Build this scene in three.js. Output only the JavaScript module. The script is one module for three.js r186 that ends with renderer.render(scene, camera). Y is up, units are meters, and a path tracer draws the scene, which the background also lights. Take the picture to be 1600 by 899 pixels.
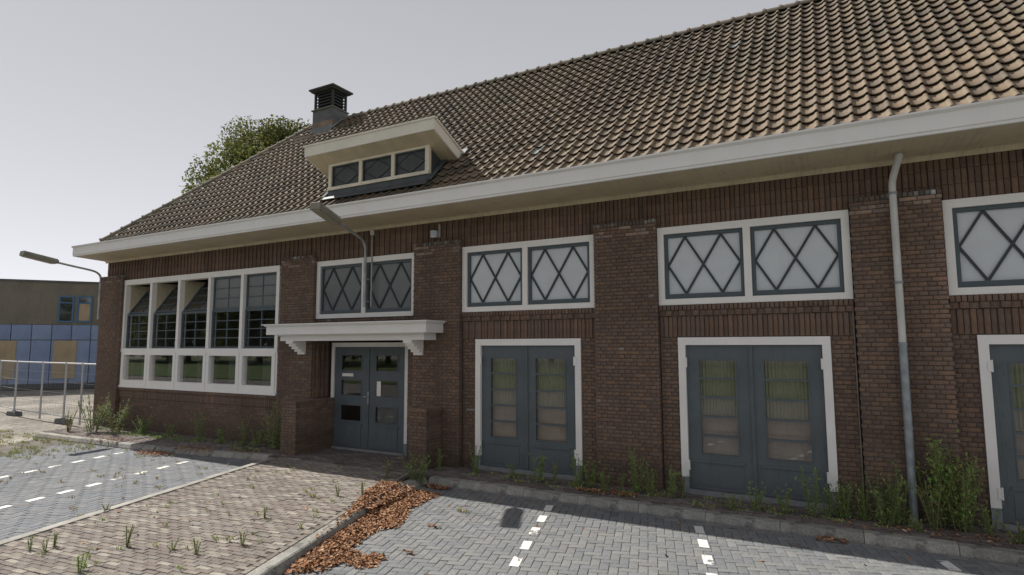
import * as THREE from 'three';
import { mergeGeometries, mergeVertices } from 'three/addons/utils/BufferGeometryUtils.js';

/* ---------- camera, sky, sun, exposure ---------- */
const scene = new THREE.Scene();
const D2R = Math.PI / 180;
const camera = new THREE.PerspectiveCamera(52.0, 1024 / 575, 0.1, 2000);
camera.position.set(0, 2.5, 10);
camera.rotation.order = 'YXZ';
camera.rotation.set(5.54 * D2R, 28.73 * D2R, -0.18 * D2R);
camera.updateMatrixWorld(true);
camera.updateProjectionMatrix();

const SUN = new THREE.Vector3(-0.873, 1, -0.1).normalize();
const EXPOSURE = 1.6;
function skyTexture() {
  const W = 512, H = 256, d = new Float32Array(W * H * 4);
  for (let j = 0; j < H; j++) for (let i = 0; i < W; i++) {
    const el = ((j + 0.5) / H - 0.5) * Math.PI, az = ((i + 0.5) / W - 0.5) * 2 * Math.PI;
    const x = Math.cos(el) * Math.cos(az), z = Math.cos(el) * Math.sin(az), y = Math.sin(el);
    const g = Math.acos(Math.max(-1, Math.min(1, x * SUN.x + y * SUN.y + z * SUN.z)));
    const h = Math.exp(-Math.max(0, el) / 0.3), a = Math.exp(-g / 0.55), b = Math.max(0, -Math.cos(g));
    const L = 0.215 + 0.42 * h + 0.12 * a + 0.20 * b;  // b lifts the sky opposite the sun, added as fill for the shaded facade
    const hz = 0.5 * h + 0.4 * a;
    const k = (j * W + i) * 4;
    d[k] = L * (0.965 + 0.03 * hz); d[k + 1] = L * (0.98 + 0.01 * hz); d[k + 2] = L * (1.06 - 0.03 * hz); d[k + 3] = 1;
  }
  const t = new THREE.DataTexture(d, W, H, THREE.RGBAFormat, THREE.FloatType);
  t.mapping = THREE.EquirectangularReflectionMapping; t.magFilter = THREE.LinearFilter; t.minFilter = THREE.LinearFilter;
  t.wrapS = THREE.RepeatWrapping; t.needsUpdate = true;
  return t;
}
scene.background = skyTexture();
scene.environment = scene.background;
const sun = new THREE.DirectionalLight(new THREE.Color(1.0, 0.95, 0.87), 3.7);
sun.position.copy(SUN).multiplyScalar(60).add(new THREE.Vector3(-6, 0, 0));
sun.target.position.set(-6, 0, 0);
sun.castShadow = true; sun.shadow.mapSize.set(4096, 4096);
Object.assign(sun.shadow.camera, { left: -45, right: 45, top: 40, bottom: -40, near: 1, far: 160 });
scene.add(sun, sun.target);

/* ---------- helpers ---------- */
function mulberry(a) { return () => { a |= 0; a = a + 0x6D2B79F5 | 0; let t = Math.imul(a ^ a >>> 15, 1 | a); t = t + Math.imul(t ^ t >>> 7, 61 | t) ^ t; return ((t ^ t >>> 14) >>> 0) / 4294967296; }; }
const R = mulberry(20180);
const rr = (a, b) => a + (b - a) * R();
function hash(x, y, s) { let h = Math.imul(x, 374761393) + Math.imul(y, 668265263) + Math.imul(s, 974634721) | 0; h = Math.imul(h ^ h >>> 13, 1274126177); return ((h ^ h >>> 16) >>> 0) / 4294967296; }
function vnoise(x, y, per, s) {           // tileable value noise
  const xi = Math.floor(x), yi = Math.floor(y), fx = x - xi, fy = y - yi, m = v => ((v % per) + per) % per;
  const u = fx * fx * (3 - 2 * fx), v = fy * fy * (3 - 2 * fy);
  const a = hash(m(xi), m(yi), s), b = hash(m(xi + 1), m(yi), s), c = hash(m(xi), m(yi + 1), s), d = hash(m(xi + 1), m(yi + 1), s);
  return a + (b - a) * u + (c - a) * v + (a - b - c + d) * u * v;
}
function fbm(u, v, base, oct, s) { let t = 0, a = 0.5, n = 0; for (let o = 0; o < oct; o++) { const p = base << o; t += a * vnoise(u * p, v * p, p, s + o * 17); n += a; a *= 0.55; } return t / n; }
const big = (x, y, s = 1) => { let t = 0, a = 0.6; for (let o = 0; o < 3; o++) { t += a * vnoise(x * (1 << o), y * (1 << o), 4096, s + o * 7); a *= 0.5; } return t / 1.05; };
function tex(N, f, srgb = true, rep = 1) { // f(u,v) -> [r,g,b] in 0..1 (as stored)
  const d = new Uint8Array(N * N * 4);
  for (let j = 0; j < N; j++) for (let i = 0; i < N; i++) { const c = f((i + 0.5) / N, (j + 0.5) / N), k = (j * N + i) * 4; for (let q = 0; q < 3; q++) d[k + q] = Math.max(0, Math.min(255, c[q] * 255)); d[k + 3] = 255; }
  const t = new THREE.DataTexture(d, N, N, THREE.RGBAFormat, THREE.UnsignedByteType);
  t.wrapS = t.wrapT = THREE.RepeatWrapping; t.magFilter = THREE.LinearFilter; t.minFilter = THREE.LinearMipmapLinearFilter; t.generateMipmaps = true;
  if (srgb) t.colorSpace = THREE.SRGBColorSpace; t.repeat.set(rep, rep); t.needsUpdate = true; return t;
}
const grey = (fn) => (u, v) => { const g = fn(u, v); return [g, g, g]; };
// multipliers near 1 (stored sRGB) that modulate a base colour
const T = {
  brick: tex(128, grey((u, v) => 0.80 + 0.30 * (fbm(u, v, 6, 4, 3) - 0.5) + (vnoise(u * 40, v * 40, 40, 9) > 0.86 ? -0.16 : 0.04))),
  brickB: tex(128, grey((u, v) => fbm(u, v, 8, 4, 5)), false),
  paver: tex(256, grey((u, v) => 0.86 + 0.30 * (fbm(u, v, 10, 4, 13) - 0.5) + 0.10 * (vnoise(u * 64, v * 64, 64, 2) - 0.5))),
  paverB: tex(128, grey((u, v) => fbm(u, v, 16, 3, 15)), false),
  tile: tex(128, (u, v) => { const n = fbm(u, v, 4, 4, 23), l = fbm(u, v, 9, 3, 31) > 0.62 ? 1 : 0; const g = 0.84 + 0.34 * (n - 0.5); return [g * (1 - 0.10 * l), g * (1 - 0.02 * l), g * (1 - 0.05 * l)]; }),
  paint: tex(512, (u, v) => { const n = fbm(u, v, 3, 5, 41), st = vnoise(u * 60, v * 3, 60, 43); const sp = fbm(u, v, 24, 3, 45); const g = 0.93 + 0.14 * (n - 0.5) - 0.12 * Math.max(0, st - 0.58) - (sp > 0.68 ? 0.10 * (sp - 0.68) / 0.2 : 0); return [g, g * 0.995, g * 0.985]; }, true),
  soft: tex(256, grey((u, v) => 0.95 + 0.07 * (fbm(u, v, 3, 4, 47) - 0.5) - 0.03 * Math.max(0, vnoise(u * 40, v * 3, 40, 48) - 0.6))),
  conc: tex(256, grey((u, v) => 0.85 + 0.36 * (fbm(u, v, 4, 5, 51) - 0.5) + 0.08 * (vnoise(u * 70, v * 70, 70, 4) - 0.5))),
  kerb: tex(256, (u, v) => { const n = fbm(u, v, 3, 6, 111), m = vnoise(u * 90, v * 90, 90, 6), d = fbm(u, v, 5, 3, 113) > 0.62 ? 0.82 : 1; const g = (0.84 + 0.5 * (n - 0.5) + 0.22 * (m - 0.5)) * d; return [g, g * 0.99, g * 0.96]; }),
  zinc: tex(256, grey((u, v) => 0.86 + 0.30 * (fbm(u, v, 5, 4, 61) - 0.5))),
  wornPaint: tex(256, (u, v) => { const n = fbm(u, v, 6, 5, 101); const k = n > 0.60 ? Math.max(0.55, 1 - (n - 0.60) * 5) : 1, g = (0.95 + 0.1 * (fbm(u, v, 20, 2, 103) - 0.5)) * k; return [g, g, g * 0.99]; }),
  ground: tex(1024, (u, v) => { const n = fbm(u, v, 4, 7, 71), m = fbm(u, v, 64, 3, 75); const g = 0.80 + 0.5 * (n - 0.5) + 0.45 * (m - 0.5); return [g, g * 0.98, g * 0.95]; }),
  grass: tex(256, (u, v) => { const n = fbm(u, v, 8, 5, 81); return [0.75 + 0.5 * (n - 0.5), 0.8 + 0.4 * (n - 0.5), 0.6 + 0.4 * (n - 0.5)]; }),
};
const C3 = (r, g, b) => new THREE.Color().setRGB(r, g, b);
function mat(r, g, b, o = {}) { return new THREE.MeshStandardMaterial({ color: C3(r, g, b), roughness: 0.85, ...o }); }
const M = {
  mortar: mat(0.14, 0.115, 0.097, { map: T.conc }),
  white: mat(0.86, 0.84, 0.81, { map: T.soft, roughness: 0.55 }),
  cream: mat(0.60, 0.52, 0.37, { map: T.paint, roughness: 0.6 }),
  fascia: mat(0.80, 0.79, 0.77, { map: T.soft, roughness: 0.55 }),
  blueGrey: mat(0.100, 0.124, 0.140, { map: T.paint, roughness: 0.6 }),
  sash: mat(0.075, 0.102, 0.122, { map: T.paint, roughness: 0.6 }),
  blueGreyDark: mat(0.028, 0.038, 0.048, { map: T.paint, roughness: 0.5 }),
  panel: mat(0.62, 0.66, 0.69, { map: T.soft, roughness: 0.22 }),
  frosted: mat(0.18, 0.195, 0.20, { map: T.soft, roughness: 0.2 }),
  glass: new THREE.MeshPhysicalMaterial({ color: 0xffffff, transmission: 1, thickness: 0, roughness: 0.02, ior: 1.52 }),
  darkGlass: new THREE.MeshPhysicalMaterial({ color: C3(0.02, 0.026, 0.03), roughness: 0.06, ior: 1.6, clearcoat: 1, clearcoatRoughness: 0.03 }),
  lead: mat(0.065, 0.075, 0.08, { map: T.zinc, roughness: 0.6 }),
  zinc: mat(0.36, 0.40, 0.43, { map: T.zinc, roughness: 0.45, metalness: 0.3 }),
  steel: mat(0.42, 0.44, 0.46, { map: T.zinc, roughness: 0.4, metalness: 0.5 }),
  deck: mat(0.05, 0.04, 0.035),
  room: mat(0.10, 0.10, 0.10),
  stone: mat(0.34, 0.34, 0.33, { map: T.conc, roughness: 0.9 }),
  foot: mat(0.26, 0.29, 0.31, { map: T.conc }),
  thresh: mat(0.30, 0.32, 0.33, { map: T.conc }),
};
function box(x0, x1, y0, y1, z0, z1) { const g = new THREE.BoxGeometry(x1 - x0, y1 - y0, z1 - z0); g.translate((x0 + x1) / 2, (y0 + y1) / 2, (z0 + z1) / 2); return g; }
function muv(g, s = 1) {                    // uv in metres, by the main axis of each face
  const p = g.attributes.position, n = g.attributes.normal, uv = new Float32Array(p.count * 2);
  for (let i = 0; i < p.count; i++) {
    const ax = Math.abs(n.getX(i)), ay = Math.abs(n.getY(i)), az = Math.abs(n.getZ(i));
    const a = ax > ay && ax > az ? [p.getZ(i), p.getY(i)] : ay > az ? [p.getX(i), p.getZ(i)] : [p.getX(i), p.getY(i)];
    uv[2 * i] = a[0] * s; uv[2 * i + 1] = a[1] * s;
  }
  g.setAttribute('uv', new THREE.BufferAttribute(uv, 2)); return g;
}
function plain(g) { const q = g.index ? g.toNonIndexed() : g; for (const k of Object.keys(q.attributes)) if (!['position', 'normal', 'uv'].includes(k)) q.deleteAttribute(k); return q; }
const join = gs => gs.length === 1 ? gs[0] : mergeGeometries(gs.map(plain));
function part(name, gs, m, parent, s = 1) {
  const g = muv(join(Array.isArray(gs) ? gs : [gs]), s);
  const o = new THREE.Mesh(g, m); o.name = name; o.castShadow = o.receiveShadow = true; (parent || scene).add(o); return o;
}
const used = {};
function numbered(n) { used[n] = (used[n] || 0) + 1; return used[n] === 1 ? n : `${n}_${String(used[n] - 1).padStart(3, '0')}`; }
function tag(o, label, category, group, kind) { o.userData.label = label; if (category) o.userData.category = category; if (group) o.userData.group = group; if (kind) o.userData.kind = kind; return o; }
function thing(name, pos, label, category, group) { const o = new THREE.Group(); o.name = numbered(name); o.position.set(...pos); scene.add(o); return tag(o, label, category, group); }
function struct(o, label) { o.userData.kind = 'structure'; if (label) o.userData.label = label; return o; }
function bar(a, b, w, d) {                  // a rectangular bar from a to b in a plane z = const
  const A = new THREE.Vector3(...a), B = new THREE.Vector3(...b), L = A.distanceTo(B), g = new THREE.BoxGeometry(L, w, d);
  g.applyMatrix4(new THREE.Matrix4().makeRotationZ(Math.atan2(B.y - A.y, B.x - A.x))); g.translate((A.x + B.x) / 2, (A.y + B.y) / 2, (A.z + B.z) / 2); return g;
}
function tube(pts, r, seg = 24, rad = 10) { return new THREE.TubeGeometry(new THREE.CatmullRomCurve3(pts.map(p => new THREE.Vector3(...p)), false, 'catmullrom', 0.4), seg, r, rad, false); }
function prism(pts, y0, y1) {               // polygon in xz, extruded in y
  const s = new THREE.Shape(pts.map(p => new THREE.Vector2(p[0], -p[1])));
  const g = new THREE.ExtrudeGeometry(s, { depth: y1 - y0, bevelEnabled: false }); g.rotateX(-Math.PI / 2); g.translate(0, y0, 0); return g;
}
function profile(pts, x0, x1) {             // polygon in zy, extruded along x
  const s = new THREE.Shape(pts.map(p => new THREE.Vector2(p[0], p[1])));
  const g = new THREE.ExtrudeGeometry(s, { depth: x1 - x0, bevelEnabled: false });
  g.applyMatrix4(new THREE.Matrix4().set(0, 0, 1, x0, 0, 1, 0, 0, 1, 0, 0, 0, 0, 0, 0, 1));
  const ix = g.index; if (!ix) { const p = g.attributes.position.array, n = g.attributes.normal.array; for (let i = 0; i < p.length; i += 9) for (let k = 0; k < 3; k++) { let t = p[i + 3 + k]; p[i + 3 + k] = p[i + 6 + k]; p[i + 6 + k] = t; t = n[i + 3 + k]; n[i + 3 + k] = n[i + 6 + k]; n[i + 6 + k] = t; } }
  g.computeVertexNormals(); return g;
}
// unit block with chamfered edges, scaled per brick
function chamferBox(c) {
  const P = [], f = (a, b, cc, d) => P.push(...a, ...b, ...cc, ...a, ...cc, ...d), h = 0.5, i = 0.5 - c;
  const v = (ax, s, u, w) => { const o = [0, 0, 0]; o[ax] = s * h; o[(ax + 1) % 3] = u; o[(ax + 2) % 3] = w; return o; };
  for (let ax = 0; ax < 3; ax++) for (const s of [-1, 1]) { const q = [v(ax, s, -i, -i), v(ax, s, i, -i), v(ax, s, i, i), v(ax, s, -i, i)]; s > 0 ? f(...q) : f(q[3], q[2], q[1], q[0]); }
  for (let ax = 0; ax < 3; ax++) for (const s of [-1, 1]) for (const t of [-1, 1]) {
    const b = (ax + 1) % 3, cc = (ax + 2) % 3, mk = (l, first) => { const o = [0, 0, 0]; o[ax] = l; o[b] = s * (first ? h : i); o[cc] = t * (first ? i : h); return o; };
    const q = [mk(-i, 1), mk(i, 1), mk(i, 0), mk(-i, 0)]; s * t > 0 ? f(...q) : f(q[3], q[2], q[1], q[0]);
  }
  for (const x of [-1, 1]) for (const y of [-1, 1]) for (const z of [-1, 1]) { const a = [x * h, y * i, z * i], b = [x * i, y * h, z * i], cc = [x * i, y * i, z * h]; x * y * z > 0 ? P.push(...a, ...b, ...cc) : P.push(...a, ...cc, ...b); }
  const g = new THREE.BufferGeometry(); g.setAttribute('position', new THREE.Float32BufferAttribute(P, 3)); g.computeVertexNormals();
  return muv(g);
}
const blockGeo = chamferBox(0.045);
const _v = new THREE.Vector3();
const view = camera.matrixWorldInverse.copy(camera.matrixWorld).invert();
function showScore(p, area, facing) {        // how large a piece stands in the photographed view
  const d = _v.set(...p).distanceTo(camera.position); const toCam = camera.position.clone().sub(_v).normalize();
  _v.applyMatrix4(view); if (_v.z > -0.5) return -1; _v.applyMatrix4(camera.projectionMatrix);
  if (Math.abs(_v.x) > 0.99 || Math.abs(_v.y) > 0.99) return -1;
  return area * Math.max(0.02, toCam.dot(facing)) / (d * d);
}
// pieces: {p, s, q?, k (palette index), t (tone), score}; the ones that show largest become meshes, the rest one instanced part
function lay(pieces, geo, pal, mOpt, parent, name, fieldName, most = 300) {
  const mats = pal.map(c => mat(...c, mOpt)), base = mat(1, 1, 1, mOpt), order = pieces.map((b, i) => i).sort((a, b) => pieces[b].score - pieces[a].score);
  const own = new Set(order.slice(0, most).filter(i => pieces[i].score > 0));
  const rest = []; let n = 0;
  pieces.forEach((b, i) => {
    if (!own.has(i)) { rest.push(b); return; }
    const o = new THREE.Mesh(geo, mats[b.k]); o.name = n ? `${name}_${String(n).padStart(3, '0')}` : name; n++;
    o.position.set(...b.p); if (b.q) o.quaternion.copy(b.q); o.scale.set(...b.s); o.castShadow = o.receiveShadow = true; parent.add(o);
  });
  if (!rest.length) return;
  const im = new THREE.InstancedMesh(geo, base, rest.length), mx = new THREE.Matrix4(), q0 = new THREE.Quaternion(), c = new THREE.Color();
  rest.forEach((b, i) => {
    mx.compose(new THREE.Vector3(...b.p), b.q || q0, new THREE.Vector3(...b.s)); im.setMatrixAt(i, mx);
    const a = pal[b.k], t = b.t ?? 1; const dr = b.d || [1, 1, 1]; c.setRGB(a[0] * t * dr[0], a[1] * t * dr[1], a[2] * t * dr[2]); im.setColorAt(i, c);
  });
  im.name = fieldName; im.userData.kind = 'stuff'; im.castShadow = im.receiveShadow = true; parent.add(im);
}

/* ---------- ground ---------- */
const DX = 0.30;                              // slant of the bays: x moves 0.30 m per metre of z
const isleL = z => -10.83 + (z - 1.0) * 0.302, isleR = z => -6.96 + (z - 1.0) * 0.335;
{
  const g = new THREE.PlaneGeometry(900, 900, 1, 1).rotateX(-Math.PI / 2).translate(0, -0.05, 0);
  struct(part('ground', g, mat(0.37, 0.35, 0.325, { map: T.ground, roughness: 0.95 }), null, 0.19));
  struct(part('grass_verge', box(-120, 120, -0.04, 0.03, 19, 70), mat(0.10, 0.15, 0.035, { map: T.grass }), null, 0.7));
  struct(part('road', box(-120, 120, -0.045, -0.02, 8.2, 18.8), mat(0.24, 0.225, 0.21, { map: T.conc }), null, 0.8));
}
const paveTop = new THREE.Vector3(0, 1, 0);
function slantQuat() { return new THREE.Quaternion().setFromAxisAngle(new THREE.Vector3(0, 1, 0), Math.atan(0.285)); }
const eX = [1 / Math.hypot(1, 0.285), -0.285 / Math.hypot(1, 0.285)], eZ = [0.285 / Math.hypot(1, 0.285), 1 / Math.hypot(1, 0.285)];
function herring(inside, origin, W, palN, tone, seed) {   // 90 degree herringbone in the slanted frame
  const out = [], rnd = mulberry(seed), q = slantQuat();
  for (let i = -160; i < 160; i++) for (let j = -90; j < 90; j++) {
    const d = (((i - j) % 4) + 4) % 4; if (d !== 0 && d !== 3) continue;
    const cx = (d === 0 ? i + 1 : i + 0.5) * W, cz = (d === 0 ? j + 0.5 : j + 1) * W;
    const x = origin[0] + cx * eX[0] + cz * eZ[0], z = origin[1] + cx * eX[1] + cz * eZ[1];
    if (!inside(x, z)) continue;
    const gap = 0.006, lx = (d === 0 ? 2 : 1) * W - gap, lz = (d === 0 ? 1 : 2) * W - gap, dy = (rnd() - 0.5) * 0.005 - 0.008 * Math.max(0, big(x * 0.9, z * 0.9, 40) - 0.6);
    const p = [x, -0.04 + dy, z];
    out.push({ p, s: [lx, 0.08, lz], q, k: Math.floor(rnd() * palN), t: tone(x, z) * (0.94 + 0.12 * rnd()), d: [1 + 0.05 * (big(x * 0.7, z * 0.7, 5) - 0.5), 1, 1 - 0.08 * (big(x * 0.7, z * 0.7, 5) - 0.5)], score: showScore([x, 0, z], lx * lz, paveTop) });
  }
  return out;
}
const PAVE = [[0.222, 0.232, 0.242], [0.243, 0.250, 0.252], [0.205, 0.217, 0.228], [0.262, 0.264, 0.26], [0.232, 0.235, 0.235]];
const sand = mat(0.15, 0.135, 0.115, { map: T.ground });
{ // right parking bays
  const base = prism([[isleR(0.9), 0.9], [6, 0.9], [6, 8.1], [isleR(8.1), 8.1]], -0.03, -0.009);
  const bay = struct(part('parking_surface', base, sand, null, 0.8), 'grey block paved parking bays in front of the double doors');
  const ps = herring((x, z) => x > isleR(z) + 0.12 && x < 5.4 && z > 1.2 && z < 7.6, [-4.1, 1.3], 0.108, PAVE.length, (x, z) => (0.84 + 0.30 * big(x * 0.5, z * 0.5, 3)) * (big(x * 1.7, z * 1.7, 14) > 0.70 ? 0.84 : 1), 11);
  lay(ps, blockGeo, PAVE, { map: T.paver, roughness: 0.9 }, bay, 'paving_block', 'paving_blocks');
  // gutter course of blocks along the kerb, long side along x
  const gp = [], rnd = mulberry(5);
  for (let x = isleR(1.15) + 0.25; x < 5.4; x += 0.216) for (let r = 0; r < 1; r++) gp.push({ p: [x, -0.04 + (rnd() - 0.5) * 0.004, 1.19], s: [0.21, 0.08, 0.1], k: Math.floor(rnd() * 5), t: 0.9 + 0.15 * rnd(), score: -1 });
  lay(gp, blockGeo, PAVE, { map: T.paver, roughness: 0.9 }, bay, 'gutter_block', 'gutter_blocks');
  const line = mat(0.80, 0.80, 0.78, { map: T.wornPaint, roughness: 0.8 });
  const dash = (x, z, p, y = 0.004, l = 0.29, w = 0.115) => { const g = prism([[x - w / 2 - DX * l / 2, z - l / 2], [x + w / 2 - DX * l / 2, z - l / 2 - 0.02], [x + w / 2 + DX * l / 2, z + l / 2 - 0.02], [x - w / 2 + DX * l / 2, z + l / 2]], y - 0.003, y + 0.001); const o = part('white_dash', g, line, p, 1.3); return o; };
  for (let i = 0; i < 9; i++) { const z = 1.56 + i * 0.553; dash(-3.78 + (z - 2.35) * 0.285, z, bay); dash(-1.6 + (z - 2.1) * 0.285, z, bay); dash(0.96 + (z - 1.47) * 0.285, z, bay); }
  // left parking bays
  const lb = prism([[-19.5, 1.2], [isleL(1.2), 0.9], [isleL(9), 9], [-15.5, 9]], -0.03, -0.009);
  const left = struct(part('parking_surface_left', lb, sand, null, 0.8), 'weathered grey parking bays left of the clinker path');
  const LP = PAVE.map(c => [c[0] * 0.95, c[1] * 0.97, c[2] * 1.03]);
  const lp = herring((x, z) => x < isleL(z) - 0.02 && x > -17.0 + (z - 3.5) * 0.35 && z > 0.72 && z > 1.02 - (x + 11) * 0.14 && z < 8.4, [-12, 2], 0.108, LP.length, (x, z) => (0.84 + 0.30 * big(x * 0.6, z * 0.6, 8)) * (big(x * 1.7, z * 1.7, 24) > 0.70 ? 0.88 : 1), 12);
  lay(lp, blockGeo, LP, { map: T.paver, roughness: 0.9 }, left, 'paving_block', 'paving_blocks');
  for (let i = 0; i < 9; i++) { const z = 2.05 + i * 0.5; dash(-12.38 + (z - 2.3) * 0.27, z, left, 0.004, 0.26, 0.13); dash(-14.72 + (z - 2.56) * 0.29, z, left, 0.004, 0.26, 0.13); }
}
{ // clinker path (raised) and the strip along the wall
  const isl = struct(part('clinker_path', prism([[isleL(0.9) + 0.1, 0.95], [isleR(0.9) - 0.1, 0.95], [isleR(8.1) - 0.1, 8.1], [isleL(8.1) + 0.1, 8.1]], -0.02, 0.088), sand, null, 0.8), 'raised path of worn red brown clinkers between the parking bays');
  const pal = [[0.28, 0.24, 0.212], [0.335, 0.29, 0.25], [0.245, 0.203, 0.182], [0.375, 0.335, 0.285], [0.47, 0.43, 0.365], [0.29, 0.268, 0.245]];
  const rnd = mulberry(77), ps = [], yaw = 0.10, q = new THREE.Quaternion().setFromAxisAngle(new THREE.Vector3(0, 1, 0), yaw), cx = Math.cos(yaw), sx = -Math.sin(yaw);
  for (let j = -14; j < 100; j++) for (let i = -34; i < 34; i++) {
    const a = (i + (j % 2 ? 0.5 : 0) + (hash(j, 3, 4) - 0.5) * 0.2) * 0.205, b = j * 0.076;
    const x = -8.2 + a * cx - b * sx, z = 1.0 + a * sx + b * cx;
    if (z < 0.95 || z > 7.9 || x < isleL(z) + 0.2 || x > isleR(z) - 0.28) continue;
    const r = rnd(), k = r < 0.27 ? 0 : r < 0.5 ? 1 : r < 0.72 ? 2 : r < 0.86 ? 3 : r < 0.92 ? 4 : 5;
    ps.push({ p: [x, 0.06 + (rnd() - 0.5) * 0.010, z], s: [0.198, 0.08, 0.069], q: q.clone().multiply(new THREE.Quaternion().setFromEuler(new THREE.Euler((rnd() - 0.5) * 0.06, (rnd() - 0.5) * 0.04, (rnd() - 0.5) * 0.03))), k, t: 0.9 + 0.25 * big(x, z, 9), score: showScore([x, 0.1, z], 0.0137, paveTop) });
  }
  // soldier course beside the kerb
  for (let z = 1.0; z < 7.9; z += 0.208) for (const o of [0.235]) ps.push({ p: [isleR(z) - o, 0.061, z], s: [0.07, 0.08, 0.2], q: new THREE.Quaternion().setFromAxisAngle(new THREE.Vector3(0, 1, 0), Math.atan(0.335)), k: Math.floor(rnd() * 4), t: 1, score: showScore([isleR(z) - o, 0.1, z], 0.0137, paveTop) });
  lay(ps, blockGeo, pal, { map: T.brick, bumpMap: T.brickB, bumpScale: 0.004, roughness: 0.92 }, isl, 'clinker', 'clinkers');
  const strip = struct(part('wall_pavement', [prism([[-10.74, -0.46], [-8.03, -0.46], [-8.03, -0.025], [-10.74, -0.025]], -0.02, 0.09), prism([[-19.9, -0.02], [9.9, -0.02], [9.9, 0.93], [-11.2, 0.93], [-14.3, 1.42], [-17.2, 1.6], [-19.9, 1.6]], -0.02, 0.09)], sand, null, 0.8), 'narrow clinker pavement along the foot of the brick wall');
  const sp = [], pal2 = [[0.20, 0.165, 0.155], [0.235, 0.195, 0.175], [0.175, 0.14, 0.13], [0.27, 0.235, 0.215]];
  for (let j = 0; j < 7; j++) for (let x = -10.65; x < -8.1; x += 0.206) sp.push({ p: [x + (j % 2) * 0.1, 0.062 + (rnd() - 0.5) * 0.01, -0.02 - j * 0.076], s: [0.198, 0.08, 0.068], k: Math.floor(rnd() * 4), t: 0.95, score: showScore([x, 0.1, -j * 0.076], 0.0137, paveTop) });
  for (let j = 0; j < 20; j++) for (let x = -19.8 + (j % 2) * 0.1; x < 7; x += 0.206) {
    const z = 0.06 + j * 0.076; if (z > (x < -14.3 ? 1.5 : x < -11.2 ? 0.93 - (x + 11.2) * 0.158 : 0.9) - 0.04) continue;
    sp.push({ p: [x, 0.062 + (rnd() - 0.5) * 0.012, z], s: [0.198, 0.08, 0.068], k: Math.floor(rnd() * 4), t: 0.85 + 0.3 * big(x, z, 19), score: showScore([x, 0.1, z], 0.0137, paveTop) });
  }
  lay(sp, blockGeo, pal2, { map: T.brick, bumpMap: T.brickB, bumpScale: 0.004, roughness: 0.95 }, strip, 'clinker', 'clinkers', 200);
}
{ // kerbs, stone by stone
  const kerb = new THREE.Group(); kerb.name = 'kerb'; scene.add(kerb); struct(kerb, 'worn grey concrete kerb along wall pavement and path');
  const stones = [[0.34, 0.34, 0.33], [0.30, 0.30, 0.29], [0.38, 0.37, 0.35], [0.33, 0.335, 0.33]].map(c => mat(...c, { map: T.kerb, bumpMap: T.paverB, bumpScale: 0.006 }));
  const prof = [[-0.16, -0.05], [0.045, -0.05], [0.035, 0.02], [0, 0.095], [-0.02, 0.108], [-0.16, 0.108]];
  const run = (x0, z0, x1, z1, flip, L = 1.0, m = stones) => {
    const dx = x1 - x0, dz = z1 - z0, len = Math.hypot(dx, dz), n = Math.max(1, Math.round(len / L)), l = len / n;
    for (let i = 0; i < n; i++) {
      const g = profile(prof, 0.004, l - 0.004); muv(g);
      const o = new THREE.Mesh(g, m[Math.floor(R() * m.length)]); o.name = numbered('kerb_stone');
      o.position.set(x0 + dx * i / n, rr(-0.006, 0.004), z0 + dz * i / n); o.rotation.y = Math.atan2(-dz, dx) + rr(-0.004, 0.004); o.castShadow = o.receiveShadow = true; kerb.add(o);
    }
  };
  run(-6.62, 1.08, 9.9, 1.08);                                   // along the doors
  run(isleR(8.0), 8.0, isleR(1.95), 1.95);                       // right side of the path
  run(isleR(1.92), 1.9, -6.66, 1.12, false, 0.5);                // rounding to the wall strip
  run(-19.6, 1.75, -14.35, 1.55); run(-14.3, 1.53, -11.0, 1.02);
  const pale = [mat(0.46, 0.44, 0.40, { map: T.conc }), mat(0.42, 0.40, 0.36, { map: T.conc })];
  run(isleL(1.15) - 0.02, 1.15, isleL(8.0) - 0.02, 8.0, false, 1.0, pale);
}

/* ---------- the brick building ---------- */
const bld = thing('brick_building', [0, 0, 0], 'long single storey dark brown brick building with tiled hip roof and white eaves', 'building');
const XE = 9.9;                                                  // right end, beyond the frame
const bays = [0, 1, 2, 3].map(k => ({ x0: -6.62 + 4 * k, x1: -3.75 + 4 * k, d0: -6.30 + 3.98 * k, d1: -4.06 + 3.98 * k }));
const pil = [[-20.05, -18.85], [-11.90, -10.75], [-7.80, -6.62], [-3.75, -2.62], [0.25, 1.38], [4.25, 5.38], [8.25, 9.4]];
const bricks = [], BR = mulberry(4242);
const BP = [[0.188, 0.116, 0.082], [0.165, 0.098, 0.070], [0.205, 0.128, 0.090], [0.145, 0.094, 0.074], [0.225, 0.132, 0.084], [0.18, 0.118, 0.090], [0.13, 0.084, 0.067], [0.32, 0.28, 0.24], [0.20, 0.175, 0.15], [0.14, 0.125, 0.11]].map((c, i) => i < 7 ? [0.68 * c[0] * 1.34 + 0.32 * 0.222, 0.68 * c[1] * 1.40 + 0.32 * 0.148, 0.68 * c[2] * 1.40 + 0.32 * 0.112] : c);
const zF = new THREE.Vector3(0, 0, 1);
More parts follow.
